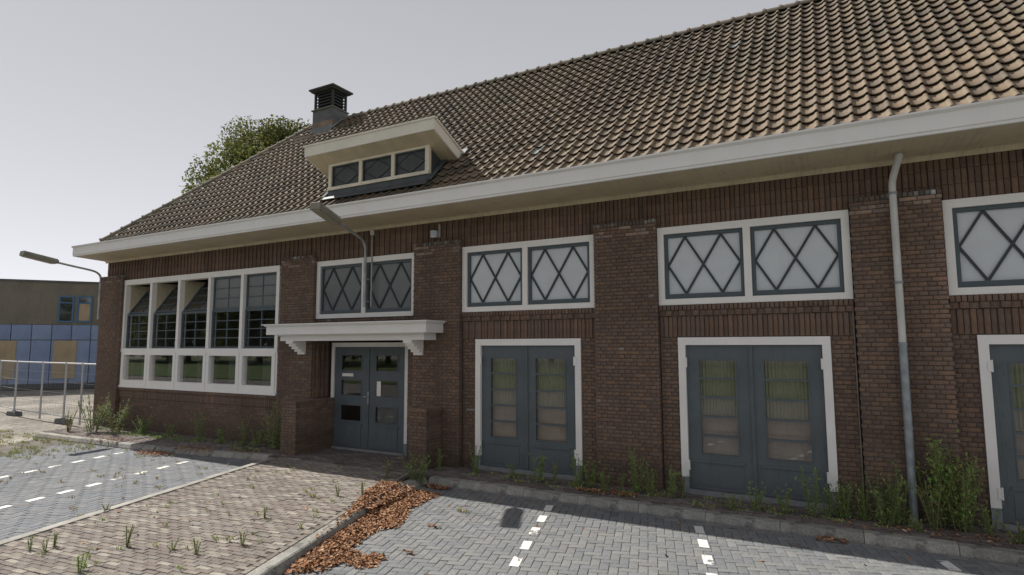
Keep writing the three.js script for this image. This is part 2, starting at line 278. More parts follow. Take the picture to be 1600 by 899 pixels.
function brick(x, y, z, lx, ly, lz, face = zF, rot, kk) {            // z = centre
  const r = BR(); let k = kk ?? Math.floor(r * 7);
  if (BR() < 0.0022) k = 7;
  let t = 0.80 + 0.42 * big(x * 0.9, y * 0.9, 33) * (0.9 + 0.2 * BR());
  const d = [1, 1, 1];
  const low = Math.max(0, 1 - (y - 0.1) / 0.7); t *= 1 - 0.25 * low * big(x * 1.5, y * 2, 77) * 2; if (low > 0.5) { d[0] = 0.95; d[2] = 0.96; } const run = vnoise(x * 3.1, 0.5 + y * 0.25, 4096, 91); if (run > 0.72) t *= 0.82; if (run < 0.14) t *= 1.16;       // splash zone
  if (y > 4.40 && y < 4.64 && z > 0.02 && BR() < 0.30) { t *= 1.7; d[2] = 1.25; d[1] = 1.12; } // lime bloom under the pilaster heads
  bricks.push({ p: [x, y, z], s: [lx, ly, lz], k, t, d, q: rot, score: showScore([x, y, z + 0.05], lx * ly, face) });
}
function cutSpans(x0, x1, y, holes) { // free intervals of a course
  let sp = [[x0, x1]];
  for (const h of holes) if (y > h[2] - 0.02 && y < h[3] + 0.02) sp = sp.flatMap(([a, b]) => h[1] <= a || h[0] >= b ? [[a, b]] : [[a, h[0]], [h[1], b]].filter(s => s[1] - s[0] > 0.02));
  return sp;
}
function running(x0, x1, y0, y1, zf, holes = [], dz = 0.1, phase = 0) {
  const n = Math.round((y1 - y0) / 0.0645), h = (y1 - y0) / n;
  for (let i = 0; i < n; i++) {
    const y = y0 + (i + 0.5) * h, hd = i % 2 === phase;
    for (const [a, b] of cutSpans(x0, x1, y, holes)) {
      const step = hd ? 0.109 : 0.218, off = hd ? 0.0545 : (i % 4 < 2 ? 0 : 0.109);
      let x = a, first = true;
      const start = Math.floor((a - off) / step) * step + off;
      for (let s = start; s < b; s += step) {
        const l = Math.max(a, s), r = Math.min(b, s + step); if (r - l < 0.025) continue;
        brick((l + r) / 2, y, zf - dz / 2 + (BR() - 0.5) * 0.005, r - l - 0.007, h - 0.013, dz);
      }
    }
  }
}
function soldier(x0, x1, y0, y1, zf, proud = 0.016, rows = 1, pitch = 0.076, holes = []) {
  const n = Math.round((x1 - x0) / pitch), w = (x1 - x0) / n, h = (y1 - y0) / rows;
  for (let i = 0; i < n; i++) for (let r = 0; r < rows; r++) {
    const x = x0 + (i + 0.5) * w, y = y0 + (r + 0.5) * h, kk = BR() < 0.72 ? [0, 1, 5, 0, 3, 1][Math.floor(hash(i, Math.round(x0 * 10), 7) * 6)] : undefined; if (holes.some(q => x > q[0] && x < q[1] && y > q[2] && y < q[3])) continue;
    brick(x, y, zf - 0.05 + (i % 2 ? proud : 0), w - 0.011, h - 0.005, 0.1, zF, undefined, kk);
  }
}
const coreG = [];
function core(x0, x1, y0, y1, zf, holes = [], zb = -0.35) {       // mortar bed behind the brick faces
  const xs = [...new Set([x0, x1, ...holes.flatMap(h => [h[0], h[1]])])].filter(v => v >= x0 && v <= x1).sort((a, b) => a - b);
  const ys = [...new Set([y0, y1, ...holes.flatMap(h => [h[2], h[3]])])].filter(v => v >= y0 && v <= y1).sort((a, b) => a - b);
  for (let i = 0; i + 1 < xs.length; i++) for (let j = 0; j + 1 < ys.length; j++) {
    const mx = (xs[i] + xs[i + 1]) / 2, my = (ys[j] + ys[j + 1]) / 2; if (holes.some(h => mx > h[0] && mx < h[1] && my > h[2] && my < h[3])) continue;
    coreG.push(box(xs[i], xs[i + 1], ys[j], ys[j + 1], zb, zf - 0.013));
  }
}
const Y0 = 0.08, WT = 4.49, WB = 3.155, EV = 5.14;
// right bays with double doors
for (const b of bays) {
  const door = [b.d0, b.d1, 0, 2.61], win = [b.x0, b.x1, WB, WT];
  core(b.x0, b.x1, Y0, WT, 0, [door, win]);
  running(b.x0, b.x1, Y0, 2.615, 0, [door]);
  soldier(b.x0, b.x1, 2.62, 2.965, 0.0, 0.018, 1, 0.074);
  soldier(b.x0, b.x1, 2.97, 3.06, 0.02, 0.03, 1, 0.11);           // dentil row
  soldier(b.x0, b.x1, 3.062, 3.15, 0.055, 0.0, 1, 0.066);         // rowlock sill
  core(b.x0, b.x1, 2.97, 3.145, 0.03, [], -0.02);
}
for (const [a, b] of pil) { core(a + 0.012, b - 0.012, Y0, 4.625, 0.12, [], -0.05); running(a, b, Y0, 4.57, 0.12, [], 0.115);
  for (let x = a; x < b - 0.02; x += 0.0665) brick(x + 0.033, 4.603 + (BR() - 0.5) * 0.012, 0.068, 0.056, 0.062, 0.13, zF, undefined, [6, 9, 8, 6, 9, 9, 8, 6, 3, 7][Math.floor(BR() * 10)]); }
// band under the eaves
core(-19.95, XE, WT, EV + 0.02, -0.006); soldier(-19.95, XE, WT + 0.003, EV, 0.0, 0.018, 3, 0.076);
// big window bay
{ const w1 = [-18.87, -12.02, 1.28, WT];
  core(-18.87, -11.88, Y0, WT, 0, [w1]); running(-18.85, -11.9, Y0, 0.98, 0, []); soldier(-18.85, -11.9, 0.985, 1.20, 0.03, 0.0, 1, 0.07); soldier(-18.85, -11.9, 1.203, 1.28, 0.07, 0, 1, 0.11); core(-18.85, -11.9, 0.985, 1.275, 0.03, [], -0.02);
  running(-12.02, -11.9, 1.28, WT, 0); }
// entrance bay
{ const nich = [-10.75, -8.02, 0, 2.60], w2 = [-10.75, -7.80, 3.12, WT];
  core(-10.75, -7.80, Y0, WT, 0, [nich, w2]); running(-10.75, -7.80, Y0, 3.11, 0, [nich]);
  coreG.push(box(-11.2, -10.765, Y0, 2.6, -0.47, -0.05), box(-8.0, -7.7, Y0, 2.6, -0.47, -0.05), box(-10.75, -8.02, 2.6, 2.9, -0.47, -0.35));
  // left reveal of the niche: upright ribs, bricks below
  const fx = new THREE.Vector3(1, 0, 0);
  for (let i = 0; i < 7; i++) for (let r = 0; r < 6; r++) brick(-10.80 + (i % 2 ? 0.055 : 0.02), 1.28 + 0.11 + r * 0.22, 0.03 - i * 0.072, 0.09, 0.214, 0.062, fx);
  // low walls beside the steps
  const lowWall = (x0, x1, z0, z1) => { coreG.push(box(x0 + 0.013, x1 - 0.013, Y0, 1.25, z0, z1 - 0.013)); running(x0, x1, Y0, 1.19, z1, [], 0.1);
    const n = 17, h = (1.19 - Y0) / n; for (let i = 0; i < n; i++) for (let z = z0 + (i % 2 ? 0.05 : 0); z < z1 - 0.12; z += 0.2) { const l = Math.min(0.195, z1 - 0.105 - z); brick(x1 - 0.05, Y0 + (i + 0.5) * h, z + l / 2, 0.1, h - 0.012, l, fx); brick(x0 + 0.05, Y0 + (i + 0.5) * h, z + l / 2, 0.1, h - 0.012, l, fx); }
    for (let z = z0; z < z1 - 0.03; z += 0.068) brick((x0 + x1) / 2, 1.23, z + 0.034, x1 - x0, 0.075, 0.06, zF); };
  lowWall(-10.98, -10.50, -0.40, 0.74); lowWall(-7.46, -7.02, 0.13, 0.64);
}
const wall = part('wall', [...coreG, box(-19.94, -19.6, 0, EV, -7, -0.36), box(XE - 0.3, XE, 0, EV, -7, -0.36), box(-19.94, XE, 0, EV, -7.3, -7.01)], M.mortar, bld, 1.2);
lay(bricks, blockGeo, BP, { map: T.brick, bumpMap: T.brickB, bumpScale: 0.003, roughness: 0.9 }, wall, 'brick', 'bricks');

part('mortar_joint', [box(0.224, 0.238, Y0, 3.0, -0.01, 0.012)], mat(0.36, 0.31, 0.25, { map: T.conc }), bld);
/* windows and doors */
function frameG(x0, x1, y0, y1, w, z0, z1, wb = w, wt = w) { return [box(x0, x0 + w, y0, y1, z0, z1), box(x1 - w, x1, y0, y1, z0, z1), box(x0 + w, x1 - w, y0, y0 + wb, z0, z1), box(x0 + w, x1 - w, y1 - wt, y1, z0, z1)]; }
function diamonds(x0, x1, y0, y1, z, w) { // two lozenges: lines between edge middles and quarter points
  const q = (a, b, t) => a + (b - a) * t, ym = (y0 + y1) / 2, g = [], L = (ax, ay, bx, by) => g.push(bar([ax, ay, z], [bx, by, z], w, 0.022));
  const xa = q(x0, x1, 0.25), xm = q(x0, x1, 0.5), xb = q(x0, x1, 0.75);
  L(x0, ym, xa, y1); L(xa, y1, xm, ym); L(xm, ym, xb, y1); L(xb, y1, x1, ym); L(x0, ym, xa, y0); L(xa, y0, xm, ym); L(xm, ym, xb, y0); L(xb, y0, x1, ym);
  g.forEach((e, i) => e.translate(0, 0, (i % 3) * 0.002)); return g;
}
function clerestory(x0, x1, y0, y1, paneMat, sashMat, lineMat) {
  const mid = (x0 + x1) / 2, F = 0.105, zf = 0.035;
  const f = part('window', [...frameG(x0, x1, y0, y1, F, -0.12, zf, 0.10, 0.12), box(mid - 0.055, mid + 0.055, y0 + 0.10, y1 - 0.12, -0.12, zf - 0.003)], M.white, bld, 0.7);
  for (const [a, b] of [[x0 + F, mid - 0.055], [mid + 0.055, x1 - F]]) {
    const c = y0 + 0.10, d = y1 - 0.12;
    part('sash', frameG(a + 0.002, b - 0.002, c, d, 0.055, -0.09, -0.005, 0.085, 0.06), sashMat, f);
    part('lattice', diamonds(a + 0.057, b - 0.057, c + 0.085, d - 0.06, -0.035, 0.034), lineMat, f);
    part('pane', box(a + 0.05, b - 0.05, c + 0.08, d - 0.055, -0.062, -0.05), paneMat, f);
  }
  return f;
}
for (const b of bays) clerestory(b.x0 + 0.004, b.x1 - 0.004, WB, WT - 0.004, M.panel, M.sash, M.blueGreyDark);
clerestory(-10.745, -7.81, 3.12, WT - 0.015, M.frosted, M.sash, M.blueGreyDark);
// big window: five tall lights over five squat ones
{
  const x0 = -18.87, x1 = -12.02, yb = 1.285, yt = 4.48, tr = 2.37, n = 5, st = 0.11, pw = (x1 - x0 - st) / n;
  const gs = [box(x0, x1, yt - 0.15, yt, -0.16, 0.05), box(x0, x1, tr - 0.055, tr + 0.055, -0.16, 0.05), box(x0, x1, yb, yb + 0.05, -0.16, 0.06)];
  for (let i = 0; i <= n; i++) gs.push(box(x0 + i * pw, x0 + i * pw + st, tr + 0.055, yt - 0.15, -0.16, 0.045), box(x0 + i * pw, x0 + i * pw + st, yb + 0.05, tr - 0.055, -0.16, 0.03));
  const w = part('window', gs, M.white, bld, 0.7);
  for (let i = 0; i < n; i++) {
    const a = x0 + i * pw + st, b = a + pw - st, mx = (a + b) / 2, y0 = tr + 0.055, y1 = yt - 0.15, yr = y0 + 1.02;
    // lower fixed part with glazing bars
    const bars = [...frameG(a + 0.004, b - 0.004, y0, yr, 0.045, -0.11, -0.03, 0.05, 0.06), box(mx - 0.014, mx + 0.014, y0 + 0.05, yr - 0.06, -0.085, -0.045)];
    for (let k = 1; k < 4; k++) { const y = y0 + 0.05 + k * (yr - y0 - 0.11) / 4; bars.push(box(a + 0.049, mx - 0.014, y - 0.012, y + 0.012, -0.085, -0.047), box(mx + 0.014, b - 0.049, y - 0.012, y + 0.012, -0.085, -0.047)); }
    part('sash', bars, M.sash, w); part('pane', box(a + 0.04, b - 0.04, y0 + 0.045, yr - 0.05, -0.072, -0.066), M.glass, w);
    // upper hopper: closed in the two right lights, tilted inwards in the three left ones
    const H = y1 - yr - 0.008, up = [...frameG(a + 0.012, b - 0.012, 0, H, 0.045, -0.04, 0.03, 0.05, 0.05), box(mx - 0.014, mx + 0.014, 0.05, H - 0.05, -0.02, 0.015)];
    for (let k = 1; k < 3; k++) { const y = 0.05 + k * (H - 0.1) / 3; up.push(box(a + 0.057, mx - 0.014, y - 0.012, y + 0.012, -0.02, 0.013), box(mx + 0.014, b - 0.057, y - 0.012, y + 0.012, -0.02, 0.013)); }
    const open = i < 3, pane = box(a + 0.05, b - 0.05, 0.04, H - 0.04, -0.004, 0.002), ang = open ? -0.62 : 0;
    const put = g => { g.rotateX(ang); g.translate(0, yr + 0.004, -0.07); return g; };
    part('hopper_sash', up.map(put), M.sash, w); part('pane', put(pane), open ? M.glass : M.frosted, w);
    if (open) {
      for (const [xa, xb] of [[a - 0.004, a + 0.01], [b - 0.01, b + 0.004]]) { const g = profile([[-0.085, yr + 0.02], [-0.085, y1], [-0.085 - Math.tan(0.62) * H, y1]], xa, xb); part('hopper_cheek', g, M.cream, w); }
    }
    // squat light below
    const c = yb + 0.05, d = tr - 0.055;
    part('sash', frameG(a - 0.045, b + 0.045, c, d, 0.115, -0.10, 0.05, 0.17, 0.08), M.white, w, 0.7); part('pane', box(a + 0.06, b - 0.06, c + 0.16, d - 0.07, -0.03, -0.024), M.glass, w);
    part('curtain', pleats(a + 0.06 + (b - a) * 0.3, b + 0.05, c, d, -0.30), mat(0.05, 0.062, 0.05), w);
  }
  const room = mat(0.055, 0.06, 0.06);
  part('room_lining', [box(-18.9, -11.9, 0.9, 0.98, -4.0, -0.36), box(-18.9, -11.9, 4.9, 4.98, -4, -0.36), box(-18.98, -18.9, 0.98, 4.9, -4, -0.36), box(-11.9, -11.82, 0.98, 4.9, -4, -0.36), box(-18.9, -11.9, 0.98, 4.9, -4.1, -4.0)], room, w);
}
function pleats(x0, x1, y0, y1, z, amp = 0.02, pitch = 0.085) { // hanging cloth with folds
  const n = Math.max(8, Math.round((x1 - x0) / pitch * 8)), g = new THREE.PlaneGeometry(x1 - x0, y1 - y0, n, 1), p = g.attributes.position;
  for (let i = 0; i < p.count; i++) { const x = p.getX(i); p.setZ(i, amp * Math.sin(x / pitch * 6.283) + amp * 0.25 * Math.sin(x / pitch * 1.3 + 1)); }
  g.computeVertexNormals(); g.translate((x0 + x1) / 2, (y0 + y1) / 2, z); return g;
}
const curtainMat = mat(0.20, 0.20, 0.15, { roughness: 1 }), reflectionBoardMat = mat(0.25, 0.21, 0.175, { map: T.paint });  // curtain green and board tan stand in for reflected grass and road
function doubleDoor(x0, x1, label) {
  const yt = 2.61, F = 0.115, L = 0.36, d = part('double_door', [...frameG(x0, x1, L, yt, F, -0.12, 0.03, 0.0001, 0.125).filter((g, i) => i !== 2)], M.white, bld, 0.8);
  d.userData.label = label;
  for (const xx of [x0, x1 - F]) part('frame_foot', box(xx, xx + F, 0.10, L, -0.12, 0.034), M.foot, d);
  part('threshold', box(x0 + F, x1 - F, 0.09, 0.165, -0.12, 0.05), M.thresh, d);
  const a = x0 + F, b = x1 - F, m = (a + b) / 2;
  [[a + 0.004, m - 0.003, 0], [m + 0.003, b - 0.004, 1]].forEach(([p, q, s]) => {
    const y0 = 0.175, y1 = yt - 0.13, gx0 = p + (s ? 0.165 : 0.19), gx1 = q - (s ? 0.19 : 0.215), gy0 = 0.72, gy1 = 2.25;
    const gs = [box(p, gx0, y0, y1, -0.09, -0.03), box(gx1, q, y0, y1, -0.09, -0.03), box(gx0, gx1, gy1, y1, -0.09, -0.03), box(gx0, gx1, y0, gy0, -0.09, -0.032)];
    gs.push(box(gx0 - 0.07, gx1 + 0.07, 0.60, 0.645, -0.03, -0.012), box(gx0 - 0.05, gx1 + 0.05, 0.24, 0.56, -0.03, -0.022)); // weather bar, sunk panel
    gs.push(...frameG(gx0, gx1, gy0, gy1, 0.018, -0.05, -0.022));
    const leaf = part('door_leaf', gs, M.blueGrey, d);
    if (s) part('cover_strip', box(p - 0.035, p + 0.02, y0, y1, -0.03, -0.012), M.blueGrey, d);
    for (let k = 1; k < 5; k++) { const y = gy0 + k * (gy1 - gy0) / 5; part('glazing_bar', box(gx0 + 0.001, gx1 - 0.001, y - 0.017, y + 0.017, -0.075, -0.028), M.blueGrey, d); }
    for (let k = 0; k < 5; k++) { const y = gy0 + k * (gy1 - gy0) / 5, h = (gy1 - gy0) / 5; part('pane', box(gx0, gx1, y + (k ? 0.017 : 0), y + h - (k < 4 ? 0.017 : 0), -0.066, -0.06), M.glass, d); }
    const ys = gy0 + 0.4 * (gy1 - gy0);
    part('curtain', pleats(gx0 - 0.05, gx1 + 0.05, ys, gy1 + 0.06, -0.155, 0.010, 0.052), curtainMat, d);
    part('reflection_board', box(gx0 - 0.05, gx1 + 0.05, gy0 - 0.06, ys, -0.19, -0.165), reflectionBoardMat, d);  // board added behind the lower panes, coloured like the road mirrored there
    for (const y of [0.55, 2.2]) { const hx = s ? b + 0.006 : a - 0.006; part('hinge', [box(hx - 0.022, hx + 0.022, y - 0.07, y + 0.07, 0.03, 0.042), new THREE.CylinderGeometry(0.012, 0.012, 0.16, 8).translate(hx - (s ? 0.022 : -0.022), y, 0.036)], M.white, d); }
    part('fold_rail', box(p, q, y1 - 0.002, y1 + 0.004, -0.09, -0.04), M.blueGreyDark, d);
  });
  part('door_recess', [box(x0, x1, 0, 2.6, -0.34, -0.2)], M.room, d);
}
['first double door right of the canopy entrance', 'double door between the two plain pilasters and the downpipe', 'double door cut by the right edge of the photo', 'last double door beyond the frame'].forEach((l, k) => doubleDoor(bays[k].d0, bays[k].d1, l));
// entrance door in the niche
{
  const x0 = -10.60, x1 = -8.30, yt = 2.56, zb = -0.46, zf = -0.36, F = 0.085;
  const d = part('entrance_door', frameG(x0, x1, 0.36, yt, F, zb, zf, 0.0001, 0.10).filter((g, i) => i !== 2), M.white, bld, 0.8); d.userData.label = 'grey entrance double door under the white canopy';
  for (const xx of [x0, x1 - F]) part('frame_foot', box(xx, xx + F, 0.10, 0.36, zb, zf + 0.004), M.foot, d);
  part('threshold', box(x0 + F, x1 - F, 0.09, 0.15, zb, zf + 0.03), M.thresh, d);
  const a = x0 + F, b = x1 - F, m = (a + b) / 2, z0 = zb + 0.02, z1 = zf - 0.03;
  [[a + 0.004, m - 0.003], [m + 0.003, b - 0.004]].forEach(([p, q], s) => {
    const g0 = p + 0.21, g1 = q - 0.20, H = [[0.75, 1.13], [1.33, 1.71], [1.90, 2.28]], y0 = 0.16, y1 = yt - 0.105;
    const gs = [box(p, g0, y0, y1, z0, z1), box(g1, q, y0, y1, z0, z1), box(g0, g1, y0, H[0][0], z0, z1 - 0.006)];
    for (let i = 0; i < 3; i++) gs.push(box(g0, g1, H[i][1], i < 2 ? H[i + 1][0] : y1, z0, z1));
    gs.push(box(g0 - 0.02, g1 + 0.03, 0.66, 0.70, z1, z1 + 0.025), box(g0 - 0.01, g1 + 0.0, 0.2, 0.655, z1, z1 + 0.012));
    for (const h of H) gs.push(...frameG(g0, g1, h[0], h[1], 0.02, z1, z1 + 0.012));
    part('door_leaf', gs, M.blueGrey, d);
    H.forEach(h => part('pane', box(g0, g1, h[0], h[1], z0 + 0.03, z0 + 0.036), M.glass, d));
    if (!s) part('letter_slot', box(g0 + 0.04, g0 + 0.38, 1.775, 1.845, z1, z1 + 0.012), mat(0.72, 0.70, 0.66, { roughness: 0.5 }), d);
    else { part('notice', box(g0 + 0.025, g0 + 0.145, 1.35, 1.68, z0 + 0.040, z0 + 0.044), mat(0.78, 0.76, 0.68), d); part('cover_strip', box(p - 0.04, p + 0.02, y0, y1, z1, z1 + 0.018), M.blueGrey, d);
      part('handle', [box(p - 0.012, p + 0.034, 1.16, 1.44, z1 + 0.018, z1 + 0.028), bar([p - 0.10, 1.33, z1 + 0.065], [p + 0.012, 1.33, z1 + 0.065], 0.022, 0.018), box(p, p + 0.022, 1.32, 1.34, z1 + 0.028, z1 + 0.07)], M.steel, d); }
  });
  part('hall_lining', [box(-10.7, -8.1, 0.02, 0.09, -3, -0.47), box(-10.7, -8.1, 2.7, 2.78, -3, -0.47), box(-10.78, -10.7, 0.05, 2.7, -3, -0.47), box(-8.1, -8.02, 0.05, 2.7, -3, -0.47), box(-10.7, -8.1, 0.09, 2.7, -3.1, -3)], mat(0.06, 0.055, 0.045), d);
}
// canopy
{
  const c = part('canopy', [box(-11.62, -7.02, 2.745, 2.935, -0.02 + 0.03, 0.70), box(-11.35, -7.20, 2.60, 2.745, 0.03, 0.52)], M.fascia, bld, 0.8);
  part('crown_moulding', [box(-11.66, -6.98, 2.935, 2.965, 0.03, 0.74), box(-11.70, -6.94, 2.965, 2.985, 0.03, 0.78)], M.fascia, c);
  part('roof_felt', box(-11.66, -6.98, 2.985, 2.993, 0.03, 0.74), M.lead, c);
  part('bed_moulding', [box(-11.39, -7.16, 2.715, 2.745, 0.53, 0.57)], M.fascia, c);
  for (const x of [-11.05, -7.62]) { const g = []; for (let i = 0; i < 5; i++) g.push(box(x - 0.11, x + 0.11, 2.60 - (i + 1) * 0.062, 2.60 - i * 0.062, 0.125, 0.52 - i * 0.085)); part('bracket', g, M.white, c); }
}
/* eaves */
{
  const xl = -19.62;
  part('eaves_soffit_core', prism([[-19.97, -7.0], [-19.97, 0], [xl, 1.10], [XE, 1.10], [XE, -7]], EV + 0.012, 5.20), M.cream, bld);
  const e = part('fascia', profile([[1.085, 5.125], [1.13, 5.125], [1.135, 5.16], [1.15, 5.17], [1.15, 5.37], [1.175, 5.385], [1.195, 5.40], [1.195, 5.425], [1.085, 5.425]], xl, XE), M.fascia, bld, 0.6);
  part('gutter_box', [profile([[0.80, 5.20], [1.085, 5.20], [1.085, 5.42], [1.06, 5.42], [1.06, 5.30], [0.86, 5.30], [0.80, 5.45]], xl, XE)], M.lead, e);
  for (let i = 0; i < 5; i++) { const z0 = 0.075 + i * 0.202; part('soffit_board', prism([[-19.97 + z0 * 0.318, z0], [-19.97 + (z0 + 0.198) * 0.318, z0 + 0.198], [XE, z0 + 0.198], [XE, z0]], EV - 0.006, EV + 0.010), M.cream, e, 0.5); }
  part('wall_moulding', profile([[0.045, 5.07], [0.06, 5.07], [0.075, 5.11], [0.11, 5.135], [0.045, 5.135]], -19.96, XE), M.cream, e);
  part('end_fascia', prism([[-19.99, -7], [-19.99, 0], [xl - 0.012, 1.13], [xl, 1.13], [-19.95, 0], [-19.95, -7]], 5.128, 5.425), M.fascia, e);
}
/* roof */
const RX0 = -18.5, RZ0 = 0.95, RY0 = 5.47, RT = 4.02, RZ1 = RZ0 - RT, RY1 = RY0 + RT;   // eaves line, ridge (45 degrees)
const ux = new THREE.Vector3(1, 0, 0), uv_ = new THREE.Vector3(0, Math.SQRT1_2, -Math.SQRT1_2), un = new THREE.Vector3(0, Math.SQRT1_2, Math.SQRT1_2);
const roofAt = (x, v, n = 0) => [x, RY0 + v * Math.SQRT1_2 + n * Math.SQRT1_2, RZ0 - v * Math.SQRT1_2 + n * Math.SQRT1_2];
let roof;
{
  const xr = XE + 0.1, A = [RX0, RY0 - 0.03, RZ0], B = [xr, RY0 - 0.03, RZ0], Cc = [xr, RY1 - 0.03, RZ1], Dd = [RX0 + RT, RY1 - 0.03, RZ1], E2 = [RX0, RY0 - 0.03, RZ1 * 2 - RZ0], F2 = [xr, RY0 - 0.03, RZ1 * 2 - RZ0];
  const tri = [A, B, Cc, A, Cc, Dd, A, Dd, E2, E2, Dd, Cc, E2, Cc, F2, B, F2, Cc, A, E2, F2, A, F2, B], g = new THREE.BufferGeometry();
  g.setAttribute('position', new THREE.Float32BufferAttribute(tri.flat(), 3)); g.computeVertexNormals();
  roof = part('roof', g, M.deck, bld);
  // pantile: S-profile, tail lifted over the course below
  const W = 0.224, Lt = 0.345, nn = 14, P = [], N = 0.014;
  const prof = s => { // s 0..1 across: broad pan then roll at the right
    return s < 0.72 ? -0.004 - 0.023 * Math.sin(s / 0.72 * Math.PI) : -0.004 + 0.030 * Math.sin((s - 0.72) / 0.28 * Math.PI * 0.8); };
  const pt = (i, top) => { const s = i / nn; return [(s - 0.5) * W, top ? Lt : 0, prof(s) + (top ? -0.004 : 0.046)]; };
  const quad = (a, b, c, d) => P.push(...a, ...b, ...c, ...a, ...c, ...d);
  for (let i = 0; i < nn; i++) {
    const a = pt(i, 0), b = pt(i + 1, 0), c = pt(i + 1, 1), d = pt(i, 1);
    const mid = (p, q, t, l) => [p[0] + (q[0] - p[0]) * t, p[1] + (q[1] - p[1]) * t, p[2] + (q[2] - p[2]) * t + l];
    const a1 = mid(a, d, 0.06, 0.002), b1 = mid(b, c, 0.06, 0.002);
    quad(a, b, b1, a1); quad(a1, b1, c, d);
    const al = [a[0], a[1], a[2] - N], bl = [b[0], b[1], b[2] - N]; quad(al, bl, b, a);
    quad([d[0], d[1], d[2] - N], [c[0], c[1], c[2] - N], bl, al);
  }
  { const b = pt(nn, 0), c = pt(nn, 1); quad(b, [b[0], b[1], b[2] - N], [c[0], c[1], c[2] - N], c); const a = pt(0, 0), d = pt(0, 1); quad(a, d, [d[0], d[1], d[2] - N], [a[0], a[1], a[2] - N]); }
  let tg = new THREE.BufferGeometry(); tg.setAttribute('position', new THREE.Float32BufferAttribute(P, 3));
  { const p = tg.attributes.position, uv = new Float32Array(p.count * 2); for (let i = 0; i < p.count; i++) { uv[2 * i] = p.getX(i) / 0.35 + 0.5; uv[2 * i + 1] = p.getY(i) / 0.35; } tg.setAttribute('uv', new THREE.BufferAttribute(uv, 2)); }
  tg.computeVertexNormals();
  // axes: local x across, y up the slope, z out of the roof
  const mq = new THREE.Quaternion().setFromRotationMatrix(new THREE.Matrix4().makeBasis(ux, uv_, un));
  const TP = [[0.275, 0.19, 0.123], [0.235, 0.164, 0.108], [0.30, 0.214, 0.142], [0.19, 0.137, 0.096], [0.255, 0.18, 0.122], [0.32, 0.32, 0.30]];
  const tiles = [], rnd = mulberry(909), gauge = 0.272, cover = 0.217, rows = Math.floor((RT * Math.SQRT2 - 0.1) / gauge) + 1;
  for (let j = 0; j < rows; j++) for (let i = 0; i < 140; i++) {
    const x = XE - 0.1 - i * cover, v = j * gauge - 0.02, hipX = RX0 + (v + 0.2) * Math.SQRT1_2; if (x < hipX + 0.02) continue;
    const c = roofAt(x, v);
    if (x > -9.86 && x < -6.98 && c[2] < 0.78 && c[2] > -0.1) continue;          // under the dormer
    const ch = roofAt(x, v + 0.15); if (x > -14.05 && x < -13.1 && ch[2] < -2.55) continue;
    const r = rnd(); let k = r < 0.3 ? 0 : r < 0.5 ? 1 : r < 0.7 ? 2 : r < 0.82 ? 3 : r < 0.997 ? 4 : 5;
    const q = mq.clone().multiply(new THREE.Quaternion().setFromEuler(new THREE.Euler((rnd() - 0.5) * 0.02, (rnd() - 0.5) * 0.03, (rnd() - 0.5) * 0.022)));
    tiles.push({ p: [c[0] + (rnd() - 0.5) * 0.006, c[1] + (rnd() - 0.5) * 0.006, c[2]], s: [1, 1, 1], q, k, t: (0.64 + 0.38 * big(x * 0.8, v * 0.8, 55)) * (0.9 + 0.14 * rnd()) * (big(x * 0.35 + 3, v * 1.1, 58) > 0.6 ? 0.84 : 1), d: big(x * 1.3, v * 1.3, 61) > 0.62 ? [0.93, 1.0, 0.96] : [1, 1, 0.94 + 0.12 * rnd()], score: showScore(roofAt(x, v + 0.15), 0.06, un) });
  }
  lay(tiles, tg, TP, { map: T.tile, roughness: 0.75, side: THREE.DoubleSide }, roof, 'roof_tile', 'roof_tiles');
  // ridge and hip caps, each with a collar
  const cap = (L, r) => { const pr = [[0, r + 0.02], [0.05, r + 0.022], [0.055, r], [L, r - 0.012]], out = []; const n = 9, Q = [];
    for (let k = 0; k + 1 < pr.length; k++) for (let i = 0; i < n; i++) { const t0 = -1.75 + 3.5 * i / n, t1 = -1.75 + 3.5 * (i + 1) / n, f = (e, t) => [e[0], e[1] * Math.cos(t) - 0.03, e[1] * Math.sin(t) * 0.95]; const a = f(pr[k], t0), b = f(pr[k], t1), c = f(pr[k + 1], t1), d = f(pr[k + 1], t0); Q.push(...a, ...b, ...c, ...a, ...c, ...d); }
    for (let i = 0; i < n; i++) { const t0 = -1.75 + 3.5 * i / n, t1 = -1.75 + 3.5 * (i + 1) / n, f = (rad, t) => [0, rad * Math.cos(t) - 0.03, rad * Math.sin(t) * 0.95]; const a = f(r + 0.02, t0), b = f(r - 0.012, t0), c = f(r - 0.012, t1), d = f(r + 0.02, t1); Q.push(...a, ...b, ...c, ...a, ...c, ...d); }
    const g = new THREE.BufferGeometry(); g.setAttribute('position', new THREE.Float32BufferAttribute(Q, 3)); g.computeVertexNormals(); return muv(g, 3); };
  const cg = cap(0.345, 0.105), cm = [mat(0.27, 0.22, 0.165, { map: T.tile, side: THREE.DoubleSide }), mat(0.22, 0.19, 0.15, { map: T.tile, side: THREE.DoubleSide }), mat(0.31, 0.25, 0.19, { map: T.tile, side: THREE.DoubleSide })];
  const putCap = (p, q) => { const o = new THREE.Mesh(cg, cm[Math.floor(rnd() * 3)]); o.name = numbered('ridge_tile'); o.position.set(...p); o.quaternion.copy(q); o.castShadow = o.receiveShadow = true; roof.add(o); };
  for (let x = RX0 + RT - 0.1; x < XE; x += 0.315) { if (x > -14.35 && x < -13.1) continue; putCap([x, RY1 + 0.02 + (rnd() - 0.5) * 0.008, RZ1], new THREE.Quaternion().setFromEuler(new THREE.Euler(0, (rnd() - 0.5) * 0.02, 0))); }
  const hd = new THREE.Vector3(1, 1, -1).normalize(), up = new THREE.Vector3(-1, 2, 1).normalize(), hq = new THREE.Quaternion().setFromRotationMatrix(new THREE.Matrix4().makeBasis(hd, up, new THREE.Vector3().crossVectors(hd, up)));
